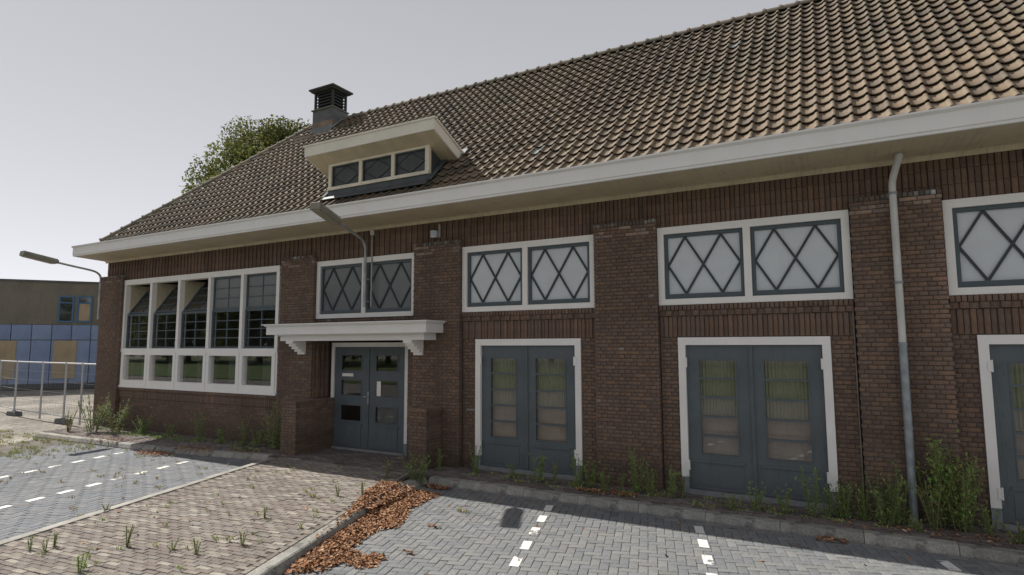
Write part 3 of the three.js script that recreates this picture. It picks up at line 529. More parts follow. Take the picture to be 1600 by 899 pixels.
  const hl = RT * Math.sqrt(3); for (let s = 0; s < hl - 0.1; s += 0.318) putCap([RX0 + s / Math.sqrt(3), RY0 + 0.035 + s / Math.sqrt(3), RZ0 - s / Math.sqrt(3)], hq);
}
/* dormer */
{
  const x0 = -9.81, x1 = -7.02, zf = 0.65, yb = 5.93, yt = 6.52, F = 0.085, sl = 0.43, zF0 = 1.0, yT = 6.92;
  const X0 = -10.19, X1 = -6.64, yAt = z => yT - sl * (zF0 - z);
  const d = part('dormer', [profile([[zf - 0.06, 5.62], [zf - 0.06, yt + 0.03], [-0.2, 6.3], [0.2, 6.0]], x0 + 0.04, x1 - 0.04)], M.lead, bld);
  const pw = (x1 - x0 - F) / 3, gs = [box(x0, x1, yb, yb + 0.07, zf - 0.07, zf + 0.03)];
  for (let i = 0; i <= 3; i++) gs.push(box(x0 + i * pw - (i === 3 ? 0.02 : 0), x0 + i * pw + F, yb + 0.07, yt - 0.035, zf - 0.07, zf));
  gs.push(box(x0, x1, yt - 0.035, yt + 0.05, zf - 0.07, zf - 0.002));
  const cr = M.cream.clone(); cr.color.setRGB(0.74, 0.68, 0.55);
  part('window_frame', gs, cr, d);
  for (let i = 0; i < 3; i++) { const a = x0 + i * pw + F, b = a + pw - F - (i === 2 ? 0.02 : 0); part('sash', frameG(a, b, yb + 0.07, yt - 0.036, 0.03, zf - 0.075, zf - 0.035), M.blueGreyDark, d); part('pane', box(a + 0.02, b - 0.02, yb + 0.09, yt - 0.05, zf - 0.068, zf - 0.064), M.darkGlass, d);
    const ym = (yb + yt) / 2 + 0.015, xm = (a + b) / 2, la = mat(0.012, 0.015, 0.017), T0 = yt - 0.07, B0 = yb + 0.10; part('lattice', [bar([a + 0.03, ym, zf - 0.058], [xm, T0, zf - 0.058], 0.014, 0.008), bar([xm, T0, zf - 0.056], [b - 0.03, ym, zf - 0.056], 0.014, 0.008), bar([a + 0.03, ym, zf - 0.054], [xm, B0, zf - 0.054], 0.014, 0.008), bar([xm, B0, zf - 0.052], [b - 0.03, ym, zf - 0.052], 0.014, 0.008)], la, d); }
  part('lead_apron', [profile([[zf - 0.05, 5.93], [zf + 0.005, 5.93], [zf + 0.02, 5.80], [zf + 0.12, 5.755], [zf + 0.17, 5.70], [zf + 0.17, 5.68], [zf - 0.05, 5.74]], x0, x1 + 0.05)], M.lead, d);
  const slab = (xa, xb, za, zb, t0, t1) => profile([[za, yAt(za) - t1], [zb, yAt(zb) - t1], [zb, yAt(zb) - t0], [za, yAt(za) - t0]], xa, xb);
  part('dormer_soffit', slab(X0 + 0.02, X1 - 0.02, -0.3, zF0 - 0.02, 0.215, 0.24), M.cream, d);
  const fm = M.fascia.clone(); fm.color.setRGB(0.74, 0.70, 0.60);
  part('dormer_fascia', [box(X0, X1, yT - 0.25, yT - 0.03, zF0 - 0.03, zF0 + 0.01), slab(X1 - 0.035, X1, -0.12, zF0 - 0.03, 0.03, 0.25), slab(X0, X0 + 0.035, -0.12, zF0 - 0.03, 0.03, 0.25), box(X0 - 0.03, X1 + 0.03, yT - 0.03, yT + 0.005, zF0 - 0.06, zF0 + 0.035), slab(X1 - 0.045, X1 + 0.03, -0.12, zF0 - 0.06, -0.004, 0.03), slab(X0 - 0.03, X0 + 0.045, -0.12, zF0 - 0.06, -0.004, 0.03)], fm, d, 0.7);
  part('dormer_roof', slab(X0 + 0.045, X1 - 0.045, -0.3, zF0 - 0.05, 0.0, 0.06), M.lead, d);
  const strip = (x, v0, v1, w, m, n = 0.075) => { const g = new THREE.BoxGeometry(w, v1 - v0, 0.014).applyMatrix4(new THREE.Matrix4().makeBasis(ux, uv_, un)); return g.translate(...roofAt(x, (v0 + v1) / 2, n)); };
  part('lead_flashing', [strip(x1 + 0.06, 0.35, 1.25, 0.13), strip(x0 - 0.05, 0.35, 1.25, 0.11)], mat(0.085, 0.10, 0.105, { map: T.zinc }), d);
  part('lead_flashing', [strip(X1 + 0.02, 1.28, 1.48, 0.16)], mat(0.45, 0.47, 0.48, { map: T.zinc }), d);
}
/* chimney */
{
  const x0 = -14.0, x1 = -13.15, z0 = -3.28, z1 = -2.62;
  const c = part('chimney', box(x0, x1, 8.6, 9.38, z0, z1), mat(0.27, 0.20, 0.145, { map: T.conc }), bld);
  part('chimney_sleeve', box(x0 + 0.006, x1 - 0.006, 9.38, 9.76, z0 + 0.006, z1 - 0.006), mat(0.13, 0.135, 0.135, { map: T.zinc }), c);
  part('ledge', box(x0 - 0.035, x1 + 0.02, 9.76, 9.79, z0 - 0.03, z1 + 0.035), mat(0.16, 0.145, 0.12), c);
  const dk = mat(0.035, 0.04, 0.036, { map: T.zinc });
  const post = []; for (const x of [x0 + 0.03, x1 - 0.09]) for (const z of [z0 + 0.03, z1 - 0.09]) post.push(box(x, x + 0.06, 9.79, 10.40, z, z + 0.06));
  for (const g of post) part('corner_post', g, dk, c); part('flue', box(x0 + 0.11, x1 - 0.11, 9.79, 10.36, z0 + 0.11, z1 - 0.11), mat(0.02, 0.022, 0.02), c);
  for (let i = 0; i < 6; i++) { const y = 9.83 + i * 0.095, s = profile([[0, 0.05], [0.015, 0.05], [0.06, -0.02], [0.045, -0.02]], x0 + 0.05, x1 - 0.05).translate(0, y, z1 - 0.09); const b = profile([[0, 0.05], [0.015, 0.05], [0.06, -0.02], [0.045, -0.02]], z0 + 0.08, z1 - 0.09).applyMatrix4(new THREE.Matrix4().makeRotationY(Math.PI / 2)); b.computeBoundingBox(); b.translate(x1 - 0.09 - b.boundingBox.min.x, y, (z0 + z1) / 2 - (b.boundingBox.min.z + b.boundingBox.max.z) / 2); part('louvre_slat', [s], dk, c); part('louvre_slat', [b], dk, c); }
  part('cap', [box(x0 - 0.09, x1 + 0.10, 10.40, 10.45, z0 - 0.10, z1 + 0.10), box(x0 - 0.05, x1 + 0.05, 10.36, 10.40, z0 - 0.05, z1 + 0.05)], mat(0.07, 0.075, 0.06, { map: T.conc }), c);
  part('chimney_flashing', [profile([[z1, 9.0], [z1 + 0.02, 9.02], [z1 + 0.02, 9.2], [z1, 9.2]], x0 - 0.02, x1 + 0.02), new THREE.BoxGeometry(0.13, 0.62, 0.014).applyMatrix4(new THREE.Matrix4().makeBasis(ux, uv_, un)).translate(...roofAt(x1 + 0.075, 5.30, 0.07))], mat(0.22, 0.235, 0.245, { map: T.zinc }), c);
  part('cement_fillet', profile([[z1 + 0.02, 9.02], [z1 + 0.34, 8.86], [z1 + 0.34, 8.70], [z1 + 0.02, 8.80]], x0 - 0.42, x1 - 0.55), mat(0.34, 0.29, 0.235, { map: T.conc }), c);
}
/* downpipe */
{
  const px = 0.80, pz = 0.21;
  const d = part('downpipe', tube([[px, 2.5, pz], [px, 4.0, pz], [px, 4.70, pz], [px + 0.01, 4.82, pz + 0.03], [px + 0.06, 5.0, 0.36], [px + 0.08, 5.06, 0.42], [px + 0.09, 5.14, 0.44]], 0.047, 40, 14), mat(0.62, 0.63, 0.62, { map: T.paint, roughness: 0.5 }), bld);
  d.userData.label = 'pale downpipe with galvanised lower half on the right pilaster';
  part('lower_pipe', new THREE.CylinderGeometry(0.052, 0.052, 2.44, 16).translate(px, 1.30, pz), M.zinc, d, 2);
  for (const y of [4.62, 3.35, 2.49, 1.35]) part('pipe_clip', [new THREE.CylinderGeometry(0.06, 0.06, 0.03, 16).translate(px, y, pz), box(px - 0.012, px + 0.012, y - 0.012, y + 0.012, 0.115, pz)], M.zinc, d);
  part('soffit_collar', new THREE.CylinderGeometry(0.065, 0.065, 0.03, 16).translate(px + 0.09, 5.125, 0.44), mat(0.30, 0.29, 0.24), d);
}

/* ---------- fittings hung on the walls ---------- */
function streetLamp(pos, dir, label) { // swan neck bracket lamp
  const o = thing('wall_lamp', pos, label, 'lamp', 'bracket lamps fixed to the brick walls');
  const A = (s, y, k = 0) => [dir[0] * s + k, y, dir[1] * s];
  const m = mat(0.50, 0.51, 0.51, { map: T.zinc, roughness: 0.45, metalness: 0.2 });
  part('pole', tube([[0, 0, 0], [0, 0.6, 0], [0, 1.10, 0], [0, 1.30, 0], A(0.05, 1.40), A(0.16, 1.475), A(0.36, 1.52), A(0.9, 1.59), A(1.4, 1.66)], 0.032, 48, 10), m, o);
  const th = Math.atan2(dir[0], dir[1]), head = [], tilt = -0.155;
  const s = new THREE.Shape(); s.moveTo(-0.105, 0); s.lineTo(-0.09, -0.07); s.lineTo(0.09, -0.07); s.lineTo(0.105, 0); s.lineTo(0.08, 0.05); s.lineTo(-0.08, 0.05); s.closePath();
  const put = g => { g.rotateX(tilt); g.rotateY(th); g.translate(dir[0] * 1.28, 1.665, dir[1] * 1.28); return g; };
  part('lamp_housing', put(new THREE.ExtrudeGeometry(s, { depth: 0.86, bevelEnabled: true, bevelSize: 0.012, bevelThickness: 0.012, bevelSegments: 2 })), mat(0.30, 0.28, 0.22, { map: T.zinc, roughness: 0.5 }), o);
  part('lamp_cover', put(box(-0.08, 0.08, -0.10, -0.072, 0.06, 0.82)), mat(0.32, 0.30, 0.22, { roughness: 0.35 }), o);
  part('end_cap', put(box(-0.07, 0.07, -0.06, 0.045, -0.05, -0.012)), mat(0.10, 0.10, 0.11), o);
  for (const y of [0.12, 0.62]) part('wall_bracket', [box(-0.03, 0.03, y - 0.02, y + 0.02, -0.12, 0.0), new THREE.CylinderGeometry(0.04, 0.04, 0.04, 12).translate(0, y, 0)], m, o);
  return o;
}
const ld = [Math.sin(0.29), Math.cos(0.29)];
streetLamp([-9.16, 3.35, 0.12], ld, 'grey bracket lamp above the white entrance canopy');
streetLamp([-20.12, 3.32, 0.10], [0.06, 0.998], 'grey bracket lamp on the far left corner of the building');
{
  const o = thing('conduit', [-9.02, 3.35, 0.06], 'thin grey vertical conduit beside the lamp above the canopy', 'conduit');
  part('pipe', new THREE.CylinderGeometry(0.016, 0.016, 1.66, 8).translate(0, 0.83, 0), mat(0.36, 0.35, 0.32), o); part('junction_box', new THREE.CylinderGeometry(0.05, 0.05, 0.10, 12).translate(0, 1.66, 0), mat(0.62, 0.60, 0.54), o);
  const f = thing('sensor_light', [-7.28, 4.74, 0.06], 'small white sensor light above the pilaster right of the entrance', 'light');
  part('housing', box(-0.06, 0.06, 0, 0.14, 0, 0.09), mat(0.60, 0.66, 0.70), f); part('face_plate', box(-0.045, 0.045, 0.02, 0.12, 0.09, 0.10), mat(0.45, 0.52, 0.58), f); part('cable_duct', box(0.09, 0.13, 0.0, 0.27, -0.01, 0.02), mat(0.36, 0.34, 0.31), f);
}

/* ---------- plants ---------- */
const leafMats = {};
function leafMat(key, r, g, b) { return leafMats[key] || (leafMats[key] = new THREE.MeshPhysicalMaterial({ color: C3(1, 1, 1), vertexColors: true, roughness: 0.9, transmission: 0.3, thickness: 0, side: THREE.DoubleSide })); }
function leafBatch() {
  const P = [], Cc = [];
  return {
    leaf(o, dir, up, len, wid, col) { // folded blade of four triangles
      const d = dir.clone().normalize(), s = new THREE.Vector3().crossVectors(d, up).normalize(), n = new THREE.Vector3().crossVectors(s, d);
      const a = o, m = o.clone().addScaledVector(d, len * 0.45).addScaledVector(n, len * 0.10), e = o.clone().addScaledVector(d, len).addScaledVector(n, -len * 0.12);
      const l = m.clone().addScaledVector(s, -wid / 2).addScaledVector(n, wid * 0.2), r = m.clone().addScaledVector(s, wid / 2).addScaledVector(n, wid * 0.2);
      for (const t of [[a, m, l], [a, r, m], [l, m, e], [m, r, e]]) for (const v of t) { P.push(v.x, v.y, v.z); Cc.push(...col); }
    },
    mesh(name, parent) {
      const g = new THREE.BufferGeometry(); g.setAttribute('position', new THREE.Float32BufferAttribute(P, 3)); g.setAttribute('color', new THREE.Float32BufferAttribute(Cc, 3)); g.computeVertexNormals();
      const o = new THREE.Mesh(g, leafMat('leaf')); o.name = name; o.castShadow = o.receiveShadow = true; parent.add(o); return o;
    }, P
  };
}
const GREEN = { fresh: [0.27, 0.39, 0.09], mid: [0.22, 0.32, 0.085], grey: [0.235, 0.27, 0.14], yellow: [0.33, 0.31, 0.10], dry: [0.27, 0.20, 0.09], dark: [0.11, 0.18, 0.055] };
// an upright annual: several stems thick with narrow leaves
function makeWeed(seed, { h = 0.8, stems = 4, spread = 0.14, leaf = 0.07, w = 0.014, n = 46, cols = ['fresh', 'mid'], lean = 0.18, bushy = 0 }) {
  const r = mulberry(seed), root = new THREE.Group(), L = leafBatch(), sg = [];
  for (let i = 0; i < stems; i++) {
    const a = r() * 6.283, q = spread * Math.sqrt(r()), H = h * (0.55 + 0.45 * r()) * (i === 0 ? 1 : 0.95), bx = Math.cos(a) * q * 0.4, bz = Math.sin(a) * q * 0.4, tx = Math.cos(a) * (q + lean * H * r()), tz = Math.sin(a) * (q + lean * H * r());
    const f = t => new THREE.Vector3(bx + (tx - bx) * Math.pow(t, 1.3), H * t, bz + (tz - bz) * Math.pow(t, 1.3));
    sg.push(new THREE.TubeGeometry(new THREE.CatmullRomCurve3([f(0), f(0.33), f(0.66), f(1)]), 5, 0.0045 + 0.003 * h, 4, false));
    for (let k = 0; k < n; k++) {
      const t = 0.06 + 0.94 * (k / n), o = f(t), az = k * 2.4 + r(), el = 0.25 + 0.6 * t + (r() - 0.5) * 0.5, c0 = GREEN[cols[Math.floor(r() * cols.length)]], b = 0.75 + 0.5 * r();
      const dir = new THREE.Vector3(Math.cos(az) * Math.cos(el), Math.sin(el), Math.sin(az) * Math.cos(el));
      L.leaf(o, dir, new THREE.Vector3(0, 1, 0), leaf * (0.6 + 0.7 * r()) * (1 - 0.35 * t), w * (0.8 + 0.5 * r()), c0.map(v => v * b));
      if (bushy && r() < bushy) { const o2 = o.clone().addScaledVector(dir, leaf * (0.6 + r())); for (let m = 0; m < 3; m++) L.leaf(o2, new THREE.Vector3(r() - 0.5, r() * 0.7, r() - 0.5), new THREE.Vector3(0, 1, 0), leaf * (0.5 + 0.5 * r()), w * 1.2, c0.map(v => v * (0.8 + 0.4 * r()))); }
    }
  }
  const st = part('stem', sg, mat(0.14, 0.16, 0.06), root); L.mesh('foliage', root); return root;
}
const K = {
  tall: [1, 2, 3].map(s => makeWeed(100 + s, { h: 0.85, stems: 5, spread: 0.12, n: 62, leaf: 0.085, w: 0.015, lean: 0.13, bushy: 0.1 })),
  mid: [1, 2, 3].map(s => makeWeed(200 + s, { h: 0.45, stems: 4, spread: 0.12, n: 40, leaf: 0.065, w: 0.016, bushy: 0.15 })),
  bush: [1, 2].map(s => makeWeed(300 + s, { h: 0.62, stems: 12, spread: 0.26, n: 38, leaf: 0.07, w: 0.016, bushy: 0.25, cols: ['fresh', 'mid', 'dark'] })),
  big: [1, 2].map(s => makeWeed(400 + s, { h: 1.18, stems: 10, spread: 0.20, n: 70, leaf: 0.085, w: 0.019, bushy: 0.35, lean: 0.13, cols: ['fresh', 'mid', 'fresh', 'yellow'] })),
  dry: [1, 2].map(s => makeWeed(500 + s, { h: 0.65, stems: 7, spread: 0.2, n: 34, leaf: 0.06, w: 0.013, cols: ['dry', 'yellow', 'dry', 'mid'], bushy: 0.3, lean: 0.4 })),
  ragwort: [1, 2].map(s => makeWeed(600 + s, { h: 1.15, stems: 10, spread: 0.28, n: 44, leaf: 0.085, w: 0.02, cols: ['yellow', 'grey', 'mid', 'grey'], bushy: 0.4, lean: 0.3 })),
  tuft: [1, 2, 3].map(s => makeWeed(700 + s, { h: 0.20, stems: 7, spread: 0.10, n: 14, leaf: 0.06, w: 0.016, cols: ['mid', 'grey', 'yellow'], lean: 0.5 })),
  sprig: [1, 2].map(s => makeWeed(800 + s, { h: 0.32, stems: 4, spread: 0.05, n: 28, leaf: 0.048, w: 0.012, bushy: 0.1, cols: ['mid', 'grey', 'yellow'] })),
};
const wr = mulberry(31);
function weed(kind, x, z, s, label, y = 0.10, grp = 'weeds growing along the wall and paving') {
  const set = K[kind], c = set[Math.floor(wr() * set.length)].clone(); c.name = numbered('weed'); scene.add(c); c.position.set(x, y - 0.01, z); c.rotation.y = wr() * 6.28; c.scale.set(s, s * (0.95 + 0.1 * wr()), s);
  tag(c, label, 'weed', grp); return c;
}
// along the doors, from the entrance to the right edge
weed('bush', -6.72, 1.30, 0.95, 'dark green bushy weed at the kerb corner right of the entrance', 0.02);
weed('tall', -6.80, 0.55, 0.6, 'thin weed in the corner between right low wall and pilaster');
weed('sprig', -7.25, 1.52, 1.4, 'yellow green sprig at the shade edge just left of the kerb corner weed');
weed('tall', -6.02, 0.45, 0.72, 'slim weed standing against left jamb of the first double door');
weed('mid', -5.25, 0.42, 0.75, 'short weed before left leaf of the first double door');
weed('mid', -4.66, 0.55, 1.25, 'bushy weed at the middle of the first double door');
weed('sprig', -4.40, 0.5, 1.3, 'narrow weed before right leaf of the first double door');
weed('tall', -3.93, 0.50, 0.82, 'tall weed at right jamb of the first double door');
weed('mid', -3.72, 0.42, 1.2, 'weed just right of the first double door jamb');
weed('mid', -3.45, 0.55, 0.9, 'low weed among brown leaves at foot of the plain pilaster');
weed('sprig', -3.2, 0.5, 1.1, 'small sprig among brown leaves at foot of the plain pilaster');
weed('tall', -2.95, 0.42, 1.02, 'tallest weed in front of the plain pilaster between two double doors');
weed('tall', -2.72, 0.45, 0.72, 'second weed from the right before the plain pilaster');
weed('mid', -2.42, 0.45, 1.25, 'weed left of the second double door frame');
weed('sprig', -2.26, 0.36, 1.5, 'thin sprig touching left jamb of the second double door');
weed('tuft', -1.42, 0.72, 1.3, 'low spreading tuft on kerb side before left leaf of second double door');
weed('mid', -1.16, 0.60, 1.05, 'weed at centre line of the second double door');
weed('mid', -0.74, 0.56, 1.0, 'single slim weed before right leaf of the second double door');
weed('tall', -0.40, 0.55, 0.95, 'tall loose weed covering lower right of the second double door');
weed('tall', -0.22, 0.48, 0.6, 'weed at foot of right jamb of the second double door');
weed('bush', -0.02, 0.44, 0.9, 'bushy weed right beside the second double door frame');
weed('tall', 0.20, 0.42, 0.72, 'weed at the left edge of the downpipe pilaster');
weed('bush', 0.44, 0.46, 1.05, 'dense green clump left of the downpipe');
weed('tall', 0.62, 0.40, 1.05, 'tall grey green weed against the left side of the downpipe');
weed('dry', 0.98, 0.42, 1.15, 'dry yellowing weed leaning right of the downpipe');
weed('big', 1.06, 0.27, 1.05, 'big leafy weed against the wall right of the downpipe');
weed('big', 1.30, 0.40, 0.98, 'biggest light green weed between downpipe and last door');
weed('mid', 1.58, 0.42, 1.0, 'small weed at left jamb of the cut off door');
weed('tuft', 1.80, 0.62, 1.7, 'low green tuft before the cut off door');
weed('tuft', 0.82, 0.62, 1.1, 'low tuft in front of the downpipe foot');
// below the big window
weed('ragwort', -18.3, 0.95, 1.0, 'tall yellow green weed at the left corner pilaster');
weed('ragwort', -17.55, 0.75, 0.95, 'tall weed against left end of the big window wall');
weed('dry', -19.2, 1.15, 1.0, 'dry straw coloured weed at the outer left corner');
weed('bush', -16.7, 0.5, 0.85, 'bushy weed under the first light of the big window');
weed('mid', -15.6, 0.4, 1.0, 'dim weed under the second light of the big window');
weed('tall', -14.2, 0.5, 1.0, 'slender upright weed under the third light of the big window');
weed('mid', -13.4, 0.45, 1.1, 'low weed under the fourth light of the big window');
weed('tall', -12.65, 0.4, 0.85, 'weed under the last light of the big window');
weed('mid', -12.15, 0.42, 1.2, 'weed near the right end of the big window wall');
weed('tall', -11.58, 0.40, 1.5, 'tall climbing weed beside the left entrance pilaster');
// on the path
const pathW = [['sprig', -7.14, 4.21, 0.70, 'round yellow green weed standing alone in the middle of the path'], ['sprig', -7.60, 5.79, 0.90, 'upright weed on the path left of centre'], ['sprig', -6.63, 5.54, 0.82, 'thin pale weed on the lower path'], ['sprig', -6.43, 5.09, 0.74, 'small weed with brown leaves at its foot on the lower path'], ['tuft', -7.00, 5.60, 0.66, 'flat tuft between two thin path weeds'], ['mid', -7.24, 6.46, 0.66, 'tallest weed at the bottom edge of the path'], ['sprig', -8.28, 6.33, 0.61, 'left weed of the pair by the path edge'], ['sprig', -8.37, 6.21, 0.70, 'right weed of the pair by the path edge'], ['sprig', -8.49, 6.39, 0.66, 'small weed nearest the left frame edge on the path'], ['sprig', -6.80, 2.63, 0.78, 'weed at the tip of the leaf pile on the path'], ['sprig', -7.14, 2.82, 0.74, 'pale weed left of the leaf pile'], ['tuft', -6.31, 4.29, 0.45, 'tiny tuft near the path kerb'], ['tuft', -9.51, 5.04, 0.57, 'weed on the pale edge line of the left parking']];
for (const [k, x, z, s, l] of pathW) weed(k, x, z, s, l, 0.1);

/* fallen leaves: one drift along the kerb, some strays */
{
  const r = mulberry(616), geo = (() => { const g = new THREE.PlaneGeometry(0.064, 0.046, 3, 2), p = g.attributes.position; g.rotateX(-Math.PI / 2); for (let i = 0; i < p.count; i++) { const x = p.getX(i), z = p.getZ(i), t = 1 - Math.pow(Math.abs(x) / 0.033, 2) * 0.85; p.setZ(i, z * Math.max(0.12, t)); p.setY(i, 7 * x * x + 10 * z * z - 0.006); } g.computeVertexNormals(); return g; })();
  const outline = [[-5.96, 1.68], [-5.91, 2.2], [-5.85, 2.66], [-5.61, 2.99], [-5.43, 3.44], [-5.61, 3.6], [-5.5, 3.96], [-5.36, 4.38], [-5.05, 4.5], [-4.92, 4.29], [-4.77, 4.45], [-4.73, 4.7], [-4.89, 4.79], [-5.15, 4.7], [-5.15, 5.05], [-5.41, 5.3], [-5.98, 4.0], [-6.75, 2.6], [-7.0, 2.3], [-6.8, 1.75]];
  const inPoly = (x, z) => { let c = false; for (let i = 0, j = outline.length - 1; i < outline.length; j = i++) { const [a, b] = outline[i], [d, e] = outline[j]; if ((b > z) !== (e > z) && x < (d - a) * (z - b) / (e - b) + a) c = !c; } return c; };
  const pts = [];
  while (pts.length < 8200) { const x = rr(-7.0, -4.6), z = rr(1.6, 5.3); if (!inPoly(x + (r() - 0.5) * 0.12, z + (r() - 0.5) * 0.12)) continue; const onPath = x < isleR(z) - 0.02, dk = Math.max(0, 1 - Math.abs(x - isleR(z) - 0.25) / 0.6); if (onPath && r() < 0.5) continue; pts.push([x, (onPath ? 0.112 : 0.004) + r() * (0.010 + 0.045 * dk), z]); }
  for (let i = 0; i < 1300; i++) { const z = 1.75 + 1.45 * r(), x = isleR(z) + (r() - 0.62) * (0.75 - 0.25 * (z - 1.75)); pts.push([x, (x < isleR(z) - 0.02 ? 0.112 : 0.09) + 0.035 * r(), z]); }
  const spot = (x, z, n, s, y) => { for (let i = 0; i < n; i++) { const a = r() * 6.28, q = s * Math.sqrt(r()); pts.push([x + Math.cos(a) * q * 1.6, y + r() * 0.03, z + Math.sin(a) * q * 0.7]); } };
  spot(-3.25, 0.62, 130, 0.25, 0.11); spot(-3.7, 0.68, 60, 0.15, 0.11); spot(-6.25, 1.32, 140, 0.18, 0.01); spot(-0.2, 1.22, 50, 0.13, 0.005); spot(-14.0, 1.75, 260, 0.35, 0.02); spot(-13.2, 1.3, 150, 0.4, 0.1); spot(-12.0, 0.85, 80, 0.3, 0.1); spot(-16.5, 1.5, 130, 0.5, 0.1); spot(1.4, 0.7, 60, 0.35, 0.11); spot(0.3, 0.72, 50, 0.3, 0.11); spot(-5.0, 3.15, 18, 0.07, 0.005); spot(-4.62, 4.15, 10, 0.05, 0.005);
  for (let i = 0; i < 46; i++) pts.push([rr(-5.8, 3), 0.006, rr(1.25, 5)]);
  for (let i = 0; i < 60; i++) pts.push([rr(-11, -6.6), 0.11, rr(1, 6)]);
  const im = new THREE.InstancedMesh(geo, mat(1, 1, 1, { roughness: 0.9, side: THREE.DoubleSide }), pts.length), mx = new THREE.Matrix4(), c = new THREE.Color(), pal = [[0.29, 0.14, 0.066], [0.36, 0.19, 0.095], [0.22, 0.10, 0.05], [0.44, 0.28, 0.17], [0.15, 0.075, 0.04], [0.31, 0.15, 0.07]];
  pts.forEach((p, i) => { const s = 0.42 + 0.55 * r(); mx.compose(new THREE.Vector3(...p), new THREE.Quaternion().setFromEuler(new THREE.Euler((r() - 0.5) * 1.0, r() * 6.28, (r() - 0.5) * 1.0)), new THREE.Vector3(s, s, s)); im.setMatrixAt(i, mx); const q = pal[Math.floor(r() * 6)], b = 0.8 + 0.4 * r(); c.setRGB(q[0] * b, q[1] * b, q[2] * b); im.setColorAt(i, c); });
  im.name = 'fallen_leaves'; im.castShadow = im.receiveShadow = true; scene.add(im); tag(im, 'drift of dry orange brown leaves along the path kerb', 'leaves', null, 'stuff');
}
/* moss and tiny weeds in the joints of the left paving and the far strip */
{
  const r = mulberry(818), L = leafBatch(), tuft = (x, z, y, n, s, cols) => { for (let i = 0; i < n; i++) { const a = r() * 6.28, q = s * Math.sqrt(r()), c0 = GREEN[cols[Math.floor(r() * cols.length)]], b = 0.8 + 0.5 * r(); L.leaf(new THREE.Vector3(x + Math.cos(a) * q * 1.7, y, z + Math.sin(a) * q * 0.6), new THREE.Vector3(r() - 0.5, 0.25 + r() * 0.9, r() - 0.5), new THREE.Vector3(0, 1, 0.1), 0.03 + 0.05 * r(), 0.012 + 0.01 * r(), c0.map(v => v * b)); } };
  for (let i = 0; i < 60; i++) { const z = 1.6 + 4.6 * Math.pow(r(), 1.4), x = isleL(z) - 0.2 - 5.5 * r(); tuft(x, z, 0.0, 4 + 10 * r(), 0.03 + 0.07 * r(), ['grey', 'yellow', 'dry', 'dry']); }
  for (let i = 0; i < 230; i++) { const x = -22.5 + 6.5 * r(), z = 1.2 + 2.6 * r() + (-17 - x) * 0.1; tuft(x, z, 0.0, 12 + 26 * r(), 0.06 + 0.15 * r(), ['yellow', 'grey', 'mid', 'dry']); }
  for (let i = 0; i < 60; i++) { const x = -18.8 + 7.2 * r(); tuft(x, 0.15 + 0.7 * r(), 0.1, 26, 0.12, ['dark', 'mid', 'mid']); }
  for (let i = 0; i < 60; i++) { const x = -6 + 9 * r(); tuft(x, 0.15 + 0.65 * r(), 0.1, 14, 0.07, ['mid', 'fresh', 'yellow']); }
  for (let i = 0; i < 46; i++) { const z = 1.2 + 5.4 * r(), x = isleL(z) + 0.3 + 3.3 * r(); tuft(x, z, 0.1, 8, 0.035, ['mid', 'grey', 'yellow']); }
  tuft(-5.05, 2.35, 0, 30, 0.07, ['yellow', 'dry']);
  const o = L.mesh('ground_weeds', scene); tag(o, 'small dry weeds and moss in the joints of the paving', 'weeds', null, 'stuff');
}

/* ---------- beyond the building ---------- */
function makeTree(seed, pos, label, R0, H0, n, nLeaf, size, grp) { // trunk, limbs and a crown of leaf clumps
  const r = mulberry(seed), t = thing('tree', pos, label, 'tree', grp);
  const limbs = [new THREE.CylinderGeometry(0.16, 0.34, H0 * 0.6, 10).translate(0, H0 * 0.3, 0)], L = leafBatch(), clumps = [];
  for (let i = 0; i < n; i++) { const a = r() * 6.283, e = Math.acos(1 - 1.7 * r()), q = 0.5 + 0.5 * Math.pow(r(), 0.5); clumps.push([Math.cos(a) * Math.sin(e) * R0 * q, H0 + Math.cos(e) * R0 * q, Math.sin(a) * Math.sin(e) * R0 * 0.9 * q, (0.7 + 0.8 * r()) * R0 / 6.3]); }
  for (const c of clumps.slice(0, 14)) limbs.push(new THREE.TubeGeometry(new THREE.CatmullRomCurve3([new THREE.Vector3(0, H0 * 0.5 + r(), 0), new THREE.Vector3(c[0] * 0.4, H0 * 0.6 + (c[1] - H0 * 0.6) * 0.5, c[2] * 0.4), new THREE.Vector3(c[0], c[1], c[2])]), 6, 0.07, 5, false));
  part('trunk', limbs, mat(0.10, 0.08, 0.06), t);
  for (const c of clumps) { const tone = 0.7 + 0.6 * r(); for (let i = 0; i < nLeaf; i++) { const v = new THREE.Vector3(r() - 0.5, r() - 0.5, r() - 0.5).normalize().multiplyScalar(c[3] * Math.pow(r(), 0.45)); v.y *= 0.8; const b = tone * (0.75 + 0.5 * r()), y = r() < 0.18; L.leaf(v.clone().add(new THREE.Vector3(c[0], c[1], c[2])), new THREE.Vector3(r() - 0.5, r() - 0.6, r() - 0.5), new THREE.Vector3(0, 1, 0.2), size * (1 + 0.9 * r()), size * (0.75 + 0.4 * r()), y ? [0.25 * b, 0.235 * b, 0.05 * b] : [0.145 * b, 0.17 * b, 0.042 * b]); } }
  L.mesh('crown', t); return t;
}
makeTree(1212, [-25.6, 0, -12.5], 'broad green tree rising behind the left slope of the roof', 5.9, 8.8, 260, 520, 0.125);
